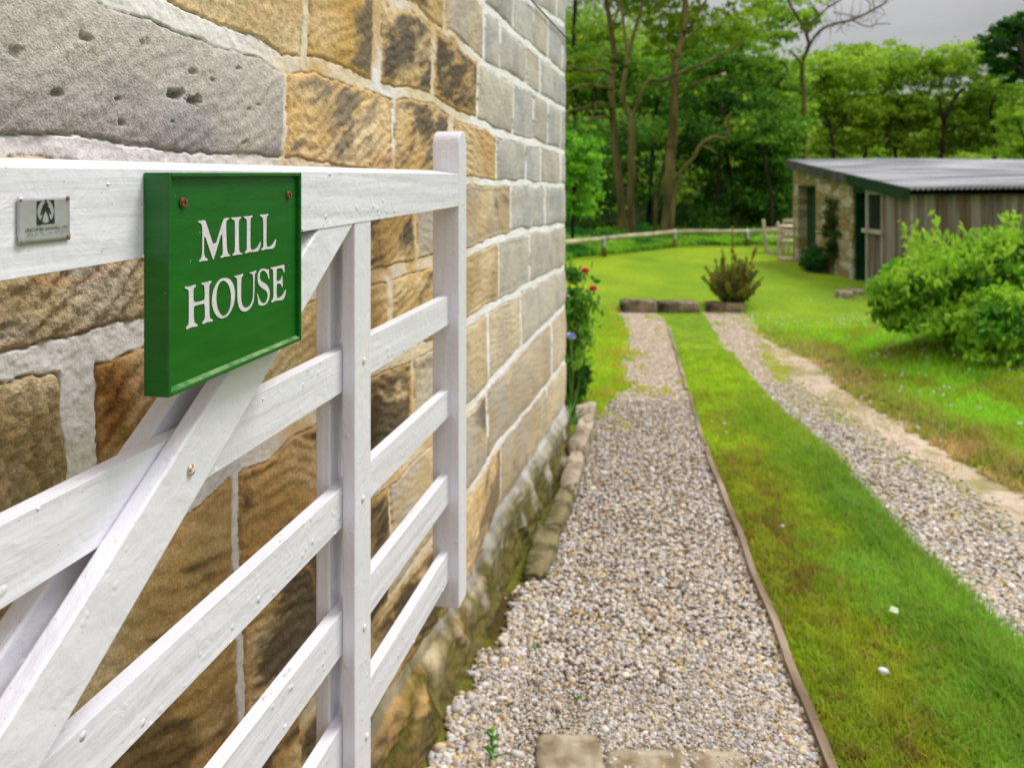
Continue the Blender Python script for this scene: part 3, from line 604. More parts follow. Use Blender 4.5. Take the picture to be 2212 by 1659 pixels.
# ------------------------------------------------------------------ painted name sign
TS = .030
s0, s1 = gs(365, 500, TS)[0], gs(652, 500, TS)[0]
zt0, zt1, zb0, zb1 = gs(365, 372, TS)[1], gs(652, 372.4, TS)[1], gs(365, 860, TS)[1], gs(652, 735, TS)[1]
sign = empty('house_sign', (GO[0], GO[1], 0), 'green box sign with raised rim and white MILL HOUSE lettering on the gate', 'sign', rz=GA_)
def green_mat(name, c1, c2):
    m = noise_mat(name, c1, c2, 14, 6, .34, .16, 90, .0012, (1, 1, 6), spec=.5)
    nt = m.node_tree; l = nt.links.new; b = nt.nodes['Principled BSDF']; t = N(nt, 'ShaderNodeTexCoord')
    v = N(nt, 'ShaderNodeTexVoronoi', Scale=62.0); l(t.outputs['Object'], v.inputs['Vector'])
    r = N(nt, 'ShaderNodeMapRange'); r.inputs['From Min'].default_value = .06; r.inputs['From Max'].default_value = .03; l(v.outputs['Distance'], r.inputs[0])
    nn = N(nt, 'ShaderNodeTexNoise', Scale=22.0); l(t.outputs['Object'], nn.inputs['Vector'])
    g = N(nt, 'ShaderNodeMapRange'); g.inputs['From Min'].default_value = .52; g.inputs['From Max'].default_value = .60; l(nn.outputs['Fac'], g.inputs[0])
    mm = N(nt, 'ShaderNodeMath', operation='MULTIPLY'); l(r.outputs[0], mm.inputs[0]); l(g.outputs[0], mm.inputs[1])
    mx = N(nt, 'ShaderNodeMix', data_type='RGBA'); src = b.inputs['Base Color'].links[0].from_socket
    l(src, mx.inputs['A']); mx.inputs['B'].default_value = (.6, .68, .58, 1); l(mm.outputs[0], mx.inputs['Factor']); l(mx.outputs['Result'], b.inputs['Base Color'])
    return m
M_green = green_mat('green_gloss_paint', (.004, .105, .007), (.006, .132, .010))
zt = lambda s: zt0 + (zt1 - zt0) * (s - s0) / (s1 - s0)
zb = lambda s: zb0 + (zb1 - zb0) * (s - s0) / (s1 - s0)
rim = .0048; rec = .0062
mb = MB()
y0, y1 = -.0004, -TS      # local y = -t
def q8(a, b, za, zb_, zc, zd, ya, yb): mb.hexa([(a, ya, za), (b, ya, zb_), (b, yb, zb_), (a, yb, za), (a, ya, zc), (b, ya, zd), (b, yb, zd), (a, yb, zc)])
q8(s0, s0 + rim, zb(s0), zb(s0 + rim), zt(s0), zt(s0 + rim), y1, y0)
q8(s1 - rim, s1, zb(s1 - rim), zb(s1), zt(s1 - rim), zt(s1), y1, y0)
q8(s0 + rim, s1 - rim, zt(s0 + rim) - rim, zt(s1 - rim) - rim, zt(s0 + rim), zt(s1 - rim), y1, y0)
q8(s0 + rim, s1 - rim, zb(s0 + rim), zb(s1 - rim), zb(s0 + rim) + rim, zb(s1 - rim) + rim, y1, y0)
mb.build('frame', M_green, sign, bevel=.0012)
mb = MB(); q8(s0 + rim + .0001, s1 - rim - .0001, zb(s0 + rim) + rim + .0001, zb(s1 - rim) + rim + .0001, zt(s0 + rim) - rim - .0001, zt(s1 - rim) - rim - .0001, y1 + rec, y0 - .001)
mb.build('panel', M_green, sign)
mb = MB(); a_, b_ = s0 + rim, s1 - rim; e_ = .0030            # paler fillet for the bright bevel along the bottom of the recess
mb.add(([(a_, y1 + .0005, zb(a_) + rim), (b_, y1 + .0005, zb(b_) + rim), (b_, y1 + rec, zb(b_) + rim + e_), (a_, y1 + rec, zb(a_) + rim + e_), (a_, y1 + rec, zb(a_) + rim), (b_, y1 + rec, zb(b_) + rim)], [(0, 1, 2, 3), (0, 4, 5, 1), (0, 3, 4), (1, 5, 2)]))
mb.build('bead', noise_mat('pale_green_paint', (.03, .15, .02), (.20, .30, .12), 60, 5, .5, .2, stretch=(1, 1, 1)), sign)
LT = TS - rec + .0006
def letter(pts, ox, oy, k, hole=None):
    conv = lambda P: [gs((ox + x / k) * .85142, (oy + y / k) * .85142, LT) for x, y in P]
    def sm(P):                                    # one Chaikin pass to soften the traced outline
        o_ = []
        for i in range(len(P)):
            a = np.array(P[i]); b = np.array(P[(i + 1) % len(P)]); o_ += [tuple(a * .8 + b * .2), tuple(a * .2 + b * .8)]
        return o_
    loops = [sm(conv(pts))] + ([sm(conv(hole))] if hole else [])
    flat = [p for lp in loops for p in lp]; tri = tessellate_polygon([[Vector((p[0], p[1], 0)) for p in lp] for lp in loops])
    v = [(p[0], -LT, p[1]) for p in flat]; return v, [tuple(t) for t in tri]
MI = [(130,305),(200,300),(270,282),(305,290),(320,320),(543,1025),(775,240),(830,232),(905,218),(918,235),(905,262),(870,272),(852,300),(838,360),(840,560),(855,1000),(870,1090),(895,1140),(935,1165),(935,1200),(880,1205),(800,1218),(710,1248),(693,1235),(700,1215),(745,1180),(755,1120),(755,1000),(737,545),(525,1275),(510,1285),(495,1270),(275,600),(270,1100),(280,1180),(310,1240),(370,1275),(368,1305),(340,1318),(270,1320),(210,1330),(165,1350),(150,1335),(165,1305),(205,1260),(225,1170),(235,1000),(232,480),(215,400),(180,355),(140,345),(125,330)]
LI = [(975,212),(1050,210),(1130,208),(1210,190),(1222,205),(1215,235),(1180,255),(1165,300),(1158,400),(1165,1000),(1175,1080),(1200,1115),(1250,1120),(1255,1145),(1230,1155),(1150,1160),(1080,1170),(1015,1190),(1003,1175),(1015,1150),(1050,1120),(1060,1070),(1067,900),(1065,400),(1058,310),(1035,275),(985,262),(970,235)]
L1 = [(1285,185),(1350,182),(1430,180),(1505,160),(1515,180),(1500,205),(1465,230),(1458,300),(1455,940),(1470,1030),(1500,1042),(1560,1035),(1630,990),(1680,915),(1715,835),(1725,870),(1700,980),(1680,1040),(1640,1080),(1590,1090),(1450,1095),(1390,1110),(1330,1135),(1318,1120),(1325,1095),(1360,1060),(1370,1000),(1370,350),(1362,280),(1335,240),(1295,225)]
L2 = [(1705,140),(1760,140),(1840,138),(1910,118),(1922,135),(1910,160),(1875,185),(1868,240),(1865,880),(1880,950),(1905,970),(1960,958),(2010,930),(2060,860),(2108,765),(2113,800),(2095,900),(2070,970),(2025,1010),(1960,1018),(1870,1020),(1800,1040),(1752,1058),(1740,1040),(1750,1015),(1785,985),(1792,900),(1787,300),(1775,230),(1750,195),(1715,180)]
HH = [(120,812),(170,812),(230,800),(285,775),(300,790),(290,815),(262,840),(255,900),(260,1072),(430,1035),(443,1000),(440,840),(430,790),(390,770),(385,750),(440,742),(490,735),(540,712),(550,730),(540,755),(518,775),(510,840),(517,1280),(530,1325),(570,1345),(572,1370),(540,1380),(480,1385),(415,1420),(402,1405),(410,1380),(440,1350),(447,1280),(440,1085),(400,1088),(290,1120),(262,1140),(265,1340),(280,1400),(325,1425),(325,1450),(280,1460),(220,1470),(150,1508),(138,1495),(150,1465),(178,1430),(185,1340),(185,900),(175,860),(130,845),(117,830)]
OO = [(780,665),(850,690),(900,760),(930,880),(930,980),(910,1100),(870,1200),(810,1290),(720,1332),(650,1305),(590,1220),(558,1100),(560,980),(585,860),(640,750),(700,685)]
OI = [(745,708),(800,740),(840,810),(865,920),(868,1020),(860,1120),(830,1220),(780,1280),(735,1290),(690,1250),(650,1170),(630,1060),(628,960),(640,850),(670,760),(710,720)]
UU = [(918,635),(960,632),(1010,622),(1060,600),(1066,615),(1055,640),(1035,665),(1030,720),(1028,960),(1035,1060),(1060,1130),(1100,1158),(1160,1135),(1200,1080),(1225,980),(1228,720),(1222,630),(1205,600),(1172,598),(1170,578),(1210,575),(1270,548),(1278,560),(1270,580),(1252,600),(1247,700),(1245,900),(1235,1040),(1200,1130),(1150,1190),(1090,1218),(1040,1205),(1000,1160),(975,1060),(970,960),(967,720),(960,670),(930,655)]
SS = [(1465,540),(1478,522),(1480,580),(1488,680),(1475,685),(1455,610),(1420,560),(1380,545),(1345,570),(1330,620),(1335,690),(1360,725),(1430,765),(1480,830),(1495,920),(1485,1010),(1450,1080),(1395,1118),(1340,1115),(1310,1100),(1300,1000),(1290,930),(1300,925),(1320,1000),(1355,1065),(1400,1085),(1435,1065),(1460,990),(1458,920),(1430,870),(1360,830),(1310,770),(1295,700),(1300,620),(1330,550),(1370,520),(1410,518),(1440,530)]
EE = [(1508,500),(1560,492),(1650,475),(1725,448),(1730,480),(1733,580),(1722,585),(1705,530),(1680,508),(1620,515),(1605,530),(1603,720),(1640,722),(1675,700),(1695,625),(1700,700),(1703,820),(1692,822),(1680,775),(1650,758),(1603,765),(1605,960),(1615,1000),(1650,990),(1700,960),(1750,858),(1755,880),(1740,960),(1715,1015),(1680,1030),(1600,1035),(1560,1050),(1530,1072),(1520,1060),(1530,1035),(1552,1010),(1555,960),(1550,560),(1540,530),(1512,520)]
M_let = noise_mat('white_sign_paint', (.66, .62, .64), (.74, .71, .72), 60, 4, .5, .1)
mb = MB()
for P in (MI, LI, L1, L2): mb.add(letter(P, 490, 530, 10.055))
for P, H_ in ((HH, None), (OO, OI), (UU, None), (SS, None), (EE, None)): mb.add(letter(P, 450, 600, 6.38, H_))
o = mb.build('lettering', M_let, sign); md = o.modifiers.new('solid', 'SOLIDIFY'); md.thickness = .0005; md.offset = 0
for x, y, r in ((395, 437, .0062), (622.5, 421, .0060)):
    s_, z_ = gs(x, y, LT); bm = bmesh.new(); bmesh.ops.create_cone(bm, cap_ends=True, segments=20, radius1=r, radius2=r * .8, depth=.003, matrix=Matrix.Rotation(math.radians(90), 4, 'X'))
    bmesh.ops.bevel(bm, geom=bm.edges[:], offset=.0005, segments=2, affect='EDGES'); me = bpy.data.meshes.new('screw'); bm.to_mesh(me); bm.free()
    sc_ = obj('screw', me, M_rust, sign); sc_.location = (s_, -LT - .0016, z_)
    mb = MB(); mb.box(-r * .45, r * .45, -.0012, .0008, -r * .11, r * .11); mb.box(-r * .11, r * .11, -.0014, .0008, -r * .45, r * .45)
    d_ = mb.build('screw_slot', noise_mat('near_black_slot', (.012, .008, .005), (.03, .02, .012), 80), sc_); d_.location = (0, -.0006, 0)  # near-black cross laid on the head as its slot

# ------------------------------------------------------------------ maker's plate
def cp(px, py): return gs((20 + px / 9.76) * .85142, (470 + py / 9.76) * .85142, .0)
plate = empty('maker_plate', (GO[0], GO[1], 0), 'small silver sawmill plate with black tree emblem pinned to the top rail', 'plate', rz=GA_)
M_plate = noise_mat('brushed_aluminium', (.42, .42, .42), (.58, .58, .58), 30, 4, .35, .12, 60, .001, spec=.6)
M_plate.node_tree.nodes['Principled BSDF'].inputs['Metallic'].default_value = .35
M_ink = noise_mat('black_ink', (.012, .012, .012), (.035, .035, .035), 90, rough=.5)
M_ink2 = noise_mat('faded_ink', (.10, .10, .10), (.50, .50, .50), 420, 3, rough=.5, lo=.42, hi=.6)
c = [cp(185, 285), cp(1485, 245), cp(1495, 1345), cp(190, 1490)]
nx_, nz_ = 14, 10; V = []; Fq = []
for i in range(nx_ + 1):
    for j in range(nz_ + 1):
        a, b = i / nx_, j / nz_; p = (np.array(c[0]) * (1 - a) + np.array(c[1]) * a) * (1 - b) + (np.array(c[3]) * (1 - a) + np.array(c[2]) * a) * b
        bow = .0016 * math.exp(-((a - .07) / .06) ** 2) + .0013 * math.exp(-((b - .93) / .05) ** 2) + .0008 * math.exp(-((b - .04) / .05) ** 2)
        V.append((p[0], -.0014 - bow, p[1]))
for i in range(nx_):
    for j in range(nz_): a = i * (nz_ + 1) + j; Fq.append((a, a + 1, a + nz_ + 2, a + nz_ + 1))
me = me_py('sheet', V, Fq, True); o = obj('sheet', me, M_plate, plate); md = o.modifiers.new('solid', 'SOLIDIFY'); md.thickness = .0008; md.offset = 0
def flat(poly, y, name, mat, holes=()):
    loops = [[Vector((p[0], p[1], 0)) for p in lp] for lp in [poly] + list(holes)]; tri = tessellate_polygon(loops)
    return [(p.x, y, p.y) for lp in loops for p in lp], [tuple(t) for t in tri]
EY = -.0022
mb = MB()
rect = [cp(665, 385), cp(1100, 352), cp(1106, 940), cp(668, 972)]
oval = [cp(887 + 208 * math.cos(a), 640 + 285 * math.sin(a) - 12 * math.cos(a)) for a in np.linspace(0, 2 * math.pi, 40, endpoint=False)]
mb.add(flat(rect, EY, 'e', M_ink, [oval]))
tree_poly = [(885, 335), (925, 430), (958, 480), (940, 490), (960, 540), (1012, 605), (985, 600), (1042, 722), (960, 665), (978, 760), (1010, 850), (1050, 930), (985, 935), (960, 780), (935, 700), (890, 615), (850, 700), (815, 800), (800, 960), (720, 980), (760, 860), (800, 770), (825, 690), (735, 745), (790, 625), (765, 620), (815, 545), (800, 500), (835, 480), (855, 430)]
mb.add(flat([cp(*p) for p in tree_poly], EY - .0001, 'e', M_ink))
mb.add(flat([cp(668, 820), cp(720, 850), cp(760, 985), cp(668, 972)], EY - .0002, 'e', M_ink)); mb.add(flat([cp(1104, 800), cp(1050, 850), cp(1030, 945), cp(1106, 940)], EY - .0002, 'e', M_ink))
mb.build('emblem', M_ink, plate)
def text_on(txt, bl, br, tl, mat, name):
    cu = bpy.data.curves.new(name, 'FONT'); cu.body = txt; cu.size = 1; to = bpy.data.objects.new(name, cu); COL.objects.link(to)
    dg = bpy.context.evaluated_depsgraph_get(); me = bpy.data.meshes.new_from_object(to.evaluated_get(dg)); bpy.data.objects.remove(to)
    xs = [v.co.x for v in me.vertices]; ys = [v.co.y for v in me.vertices]; x0, x1_, y1_ = min(xs), max(xs), max(ys)
    bl, br, tl = map(np.array, (bl, br, tl))
    for v in me.vertices:
        p = bl + (br - bl) * (v.co.x - x0) / (x1_ - x0) + (tl - bl) * v.co.y / y1_; v.co = (p[0], EY - .0002, p[1])
    return obj(name, me, mat, plate)
text_on('DUNCOMBE SAWMILL LTD', cp(300, 1165), cp(1440, 1058), cp(300, 1078), M_ink, 'lettering')
text_on('HELMSLEY TEL: 01439 770774', cp(285, 1285), cp(1432, 1155), cp(285, 1215), M_ink2, 'lettering')
for px, py in ((250, 370), (1425, 315), (258, 1392), (1428, 1262)):
    s_, z_ = cp(px, py); bm = bmesh.new(); bmesh.ops.create_uvsphere(bm, u_segments=10, v_segments=6, radius=.0019)
    me = bpy.data.meshes.new('pin'); bm.to_mesh(me); bm.free(); me.shade_smooth(); o = obj('pin', me, M_rust, plate); o.location = (s_, -.0020, z_)
#PART2
# ------------------------------------------------------------------ foliage builders
def leaves(P, size, cols, rs, flat=.55, elong=1.5):
    """one diamond leaf per point; returns verts, quads, colours"""
    n = len(P); a = rs.random(n) * 2 * np.pi; nz_ = np.clip(rs.normal(.6, .35, n), -.2, 1) if flat else rs.uniform(-1, 1, n)
    nz_ = np.clip(nz_ * flat + rs.uniform(-1, 1, n) * (1 - flat), -1, 1); ph = rs.random(n) * 2 * np.pi; h = np.sqrt(1 - nz_ ** 2)
    Nn = np.stack([h * np.cos(ph), h * np.sin(ph), nz_], 1); ref = np.stack([np.cos(a), np.sin(a), rs.uniform(-.4, .4, n)], 1)
    T = np.cross(Nn, ref); T /= np.linalg.norm(T, axis=1)[:, None] + 1e-9; B = np.cross(Nn, T)
    s = (size * rs.uniform(.6, 1.35, n))[:, None]
    V = np.stack([P - T * s * .5 * elong, P + B * s * .36 - T * s * .08 + Nn * s * .08, P + T * s * .5 * elong, P - B * s * .36 - T * s * .08 + Nn * s * .08], 1).reshape(-1, 3)
    Q = np.arange(4 * n).reshape(-1, 4); return V, Q, np.repeat(cols, 4, 0)
def crown_pts(c, rad, nclump, nleaf, rs, cr=.22, shell=2.2, squash=.6):
    d = rs.normal(size=(nclump, 3)); d /= np.linalg.norm(d, axis=1)[:, None]; r = rs.random(nclump) ** (1 / shell)
    cc = np.array(c) + d * r[:, None] * np.array(rad); idx = rs.integers(0, nclump, nleaf)
    sc = (np.mean(rad) * cr * rs.uniform(.5, 1.3, nclump))[idx][:, None]
    return cc[idx] + rs.normal(size=(nleaf, 3)) * sc * np.array([1, 1, squash]), idx
def crown_mesh(name, c, rad, nclump, nleaf, size, light, dark, seed, cr=.22, shell=2.2, squash=.6, flat=.55, elong=1.5):
    rs = np.random.default_rng(seed); P, idx = crown_pts(c, rad, nclump, nleaf, rs, cr, shell, squash)
    t = np.clip(rs.random(nclump)[idx] * .8 + rs.normal(0, .18, nleaf), 0, 1)[:, None]
    col = lerp(np.array(dark), np.array(light), t) * rs.uniform(.85, 1.15, (nleaf, 1))
    V, Q, Cc = leaves(P, size, col, rs, flat, elong); return me_np(name, V, Q, Cc)
def multi_crown(name, blobs, size, light, dark, seed, dens=1.0, **kw):
    if light not in (LIME_L, MID_L, DRK_L): light = tuple(min(c * 1.75, .75) for c in light); dark = tuple(c * 1.9 for c in dark)
    Vs, Qs, Cs = [], [], []; o = 0; rs = np.random.default_rng(seed)
    for c, rad, ncl, nl in blobs:
        P, idx = crown_pts(c, rad, ncl, int(nl * dens), rs, kw.get('cr', .22), kw.get('shell', 2.2), kw.get('squash', .6))
        t = np.clip(rs.random(ncl)[idx] * .8 + rs.normal(0, .18, len(P)), 0, 1)[:, None]
        col = lerp(np.array(dark), np.array(light), t) * rs.uniform(.85, 1.15, (len(P), 1))
        V, Q, Cc = leaves(P, size, col, rs, kw.get('flat', .55), kw.get('elong', 1.5)); Vs.append(V); Qs.append(Q + o); Cs.append(Cc); o += len(V)
    return me_np(name, np.concatenate(Vs), np.concatenate(Qs), np.concatenate(Cs))
def gz(X, Y): return float(ground(np.array([X]), np.array([Y]))[0])
def path(P, Y, w0, w1, dY=0.0):
    """image polyline -> world limb at depth Y (drifting by dY), radii in metres from pixel widths"""
    n = len(P); ys = [Y + dY * i / max(n - 1, 1) for i in range(n)]
    return [at(x, y, yy_) for (x, y), yy_ in zip(P, ys)], [lerp(w0, w1, i / max(n - 1, 1)) / F * Y * .5 for i in range(n)]
def limb(mb, P, Y, w0, w1, dY=0.0, seg=8):
    p, r = path(P, Y, w0, w1, dY); p, r = smooth_path(p, r, 4); p = [q + Vector((R.uniform(-1, 1), R.uniform(-1, 1), R.uniform(-1, 1))) * .012 * (Y / 26) for q in p]; mb.add(tube(p, r, seg, True, .06))
def twigs(mb, P, Y, n, ln, w):
    for i in range(n):
        k = R.randrange(len(P) - 1); t = R.random(); x = lerp(P[k][0], P[k + 1][0], t); y = lerp(P[k][1], P[k + 1][1], t)
        a = R.uniform(0, 2 * math.pi); q = [(x, y)]
        for j in range(3): a += R.uniform(-.5, .5); x += math.cos(a) * ln / 3; y += math.sin(a) * ln / 3 - ln * .08; q.append((x, y))
        limb(mb, q, Y + R.uniform(-.5, .5), w, w * .3, R.uniform(-.6, .6), 5)
LIME_L, LIME_D = (.47, .68, .045), (.23, .39, .026)
MID_L, MID_D = (.42, .60, .028), (.18, .31, .016)
DRK_L, DRK_D = (.14, .36, .04), (.045, .14, .014)
GW = 'trees of the wood beyond the rail fence'
def tree(name, label, Y, base, trunk_limbs, blobs, size, light, dark, seed, group=GW, bark=None, **kw):
    bx, by_, _ = at(base, 500, Y); g = gz(bx, Y)
    root = empty(name, (bx, Y, g), label, 'tree', group); kw.setdefault('cr', .16); kw.setdefault('squash', .35); kw.setdefault('flat', .8)
    mb = MB()
    for L_ in trunk_limbs: limb(mb, L_[0], Y, L_[1] * 1.0, L_[2] * 1.2, L_[3] if len(L_) > 3 else 0.0)
    tw = kw.pop('tw', None)
    if tw: 
        for P, n, ln, w in tw: twigs(mb, P, Y, n, ln, w)
    o = mb.build('trunk', bark or M_bark, root, True); o.location = (-bx, -Y, -g)
    if blobs:
        bl = []
        for x, y, w_, h_, ncl, nl, *dd in blobs:
            yy_ = Y + (dd[0] if dd else 0) + (1.3 if Y < 35 and Y > 22 else .8 if Y > 22 else 0); ncl = int(ncl * 2.4); nl = int(nl * 1.75); c_ = at(x, y, yy_); bl.append((c_, (w_ / 2 / F * yy_, min(w_ / 2 / F * yy_, 2.6), h_ / 2 / F * yy_), ncl, nl))
        o = obj('crown', multi_crown('crown', bl, size, light, dark, seed, **kw), M_leaf, root); o.location = (-bx, -Y, -g)
    return root
def gy(X_img, Y): X = (X_img - CX) / F * Y; return HY + (CAMZ - gz(X, Y)) / Y * F     # image row of the ground there

# three traced foreground trees and their neighbours
Y = 26.0
b = gy(1347, Y) + 6
tree('woodland_tree', 'tall slim tree nearest the house corner with bare side limbs reaching left', Y, 1347,
 [([(1348, b), (1342, 442), (1335, 370), (1324, 254), (1321, 162), (1328, 129), (1321, 69), (1310, 0), (1300, -90), (1296, -170)], 20, 7, .3),
  ([(1322, 158), (1300, 150), (1275, 153), (1248, 148), (1234, 143), (1210, 150)], 7, 3, -1), ([(1322, 192), (1300, 186), (1262, 182), (1240, 190), (1205, 202)], 7, 3, -1.5),
  ([(1322, 232), (1305, 224), (1290, 221), (1262, 232), (1232, 238), (1212, 262)], 8, 3, -1.5), ([(1321, 254), (1298, 252), (1275, 262), (1262, 282)], 6, 3, -1),
  ([(1290, 222), (1282, 245), (1273, 262), (1258, 275)], 5, 3, -1), ([(1326, 125), (1305, 119), (1288, 128), (1275, 145)], 5, 2, -1), ([(1320, 60), (1338, 10), (1350, -60)], 6, 3, .5)],
 [(1300, -60, 240, 150, 40, 1700), (1300, 70, 110, 60, 10, 300, 1), (1255, 150, 110, 90, 14, 420, 1), (1395, 20, 130, 70, 12, 330, 1)], .125, MID_L, MID_D, 11)
tree('woodland_tree', 'forked tree with a dark curved limb sweeping to the right', Y - .5, 1365,
 [([(1367, b + 4), (1363, 433), (1365, 341), (1363, 262), (1362, 250)], 17, 13), ([(1362, 252), (1346, 215), (1347, 180), (1354, 139), (1356, 112), (1367, 81), (1388, 0), (1400, -90)], 13, 6),
  ([(1364, 252), (1376, 226), (1390, 190), (1402, 174), (1434, 172), (1485, 148), (1515, 139), (1548, 122), (1577, 107), (1610, 84)], 11, 3, -.5),
  ([(1356, 110), (1349, 70), (1342, 0), (1336, -80)], 8, 5), ([(1367, 300), (1358, 288), (1353, 278)], 6, 4, -.3)],
 [(1400, -40, 220, 120, 30, 1200), (1560, 60, 200, 90, 20, 700, -.5), (1450, 60, 160, 70, 14, 420, .6), (1620, 20, 130, 90, 12, 330)], .125, MID_L, MID_D, 12)
tree('woodland_tree', 'straight stout tree right of the forked one with a sawn pale branch end', Y - .3, 1440,
 [([(1436, b + 4), (1444, 421), (1448, 341), (1453, 300), (1457, 208), (1460, 129), (1474, 81), (1481, 0), (1486, -90), (1488, -170)], 24, 9),
  ([(1462, 201), (1490, 185), (1525, 170), (1558, 162)], 7, 4, -1), ([(1460, 150), (1450, 120), (1430, 60), (1420, 0)], 6, 3, .6), ([(1474, 85), (1500, 40), (1530, -10), (1560, -70)], 7, 3, .6)],
 [(1500, -70, 260, 140, 36, 1500), (1505, 40, 150, 60, 12, 330, .8), (1440, 100, 130, 60, 10, 300, 1)], .125, MID_L, MID_D, 13)
p_ = at(1560, 161, Y - 1.35); mbk = MB(); mbk.tube([p_, (p_[0] + .10, p_[1] - .04, p_[2] + .035)], .055, 10)
o = mbk.build('sawn_end', M_cut, [x for x in COL.objects if x.name.startswith('woodland_tree') and x.parent is None][-1]); o.location = -o.parent.location
tree('woodland_tree', 'thin sapling leaning against the stout tree with the sawn branch', Y + .4, 1414, [([(1413, b), (1418, 433), (1425, 398), (1437, 345), (1444, 300)], 9, 5)], [(1446, 300, 60, 50, 6, 120)], .15, MID_L, MID_D, 14)
tree('woodland_tree', 'leaning broken trunk rising to the right with a crooked tip', Y - .6, 1452,
 [([(1448, b), (1458, 400), (1464, 378), (1497, 341), (1513, 312), (1540, 296), (1568, 298), (1573, 280), (1572, 258), (1580, 242)], 11, 4, -1), ([(1513, 314), (1530, 320), (1548, 330)], 6, 4)], [(1470, 420, 90, 40, 8, 160), (1600, 275, 80, 40, 8, 150)], .15, MID_L, DRK_D, 15)
tree('woodland_tree', 'dark slender trunk deep in shade right of the leaning trunk', Y + 2.5, 1545, [([(1545, b - 6), (1548, 430), (1552, 380), (1556, 300), (1560, 220)], 9, 6)], [(1565, 250, 120, 120, 14, 500)], .18, DRK_L, DRK_D, 16, bark=M_barkdk)
tree('woodland_tree', 'dark upright trunk at the left edge against the house corner', Y + 6, 1238, [([(1240, b - 6), (1241, 300), (1241, 130), (1240, 60), (1244, -10), (1248, -80)], 12, 6), ([(1243, 12), (1252, 2), (1262, -6)], 3, 2)], [(1238, 150, 120, 160, 16, 650)], .18, MID_L, DRK_D, 17, bark=M_barkdk)
tree('bare_topped_tree', 'sparsely leafed tree with bare grey branches against the sky', 29.0, 1736,
 [([(1738, gy(1738, 29) + 5), (1737, 330), (1736, 254), (1736, 196), (1733, 139), (1746, 99), (1743, 74), (1730, 48), (1719, 30), (1703, 0), (1692, -40)], 12, 4),
  ([(1746, 100), (1765, 72), (1788, 55), (1830, 44), (1863, 32), (1890, 18), (1915, 0), (1935, -30)], 7, 2.5, -.6), ([(1744, 74), (1748, 50), (1768, 36), (1790, 14), (1810, 2), (1840, -20)], 6, 2.5, .5),
  ([(1838, 42), (1876, 56), (1900, 50), (1925, 50)], 3.5, 1.5), ([(1732, 138), (1715, 116), (1700, 108)], 6, 2), ([(1800, 25), (1835, 32), (1850, 37)], 3, 1.5), ([(1876, 28), (1880, 8), (1868, -6)], 3, 1.5), ([(1768, 36), (1754, 10), (1740, -12)], 3, 1.5), ([(1890, 16), (1885, 0), (1890, -20)], 3, 1.5)],
 [(1700, 20, 150, 90, 14, 380), (1738, 45, 70, 40, 7, 150), (1660, 60, 130, 90, 12, 330), (1715, 230, 110, 160, 12, 380)], .16, (.26, .40, .03), (.12, .22, .02), 18,
 tw=[([(1765, 72), (1830, 44), (1890, 18), (1920, -5)], 26, 38, 1.8), ([(1748, 50), (1790, 14), (1830, -12)], 18, 34, 1.8), ([(1719, 30), (1703, 0)], 10, 34, 1.6), ([(1838, 42), (1900, 50)], 8, 24, 1.4)])
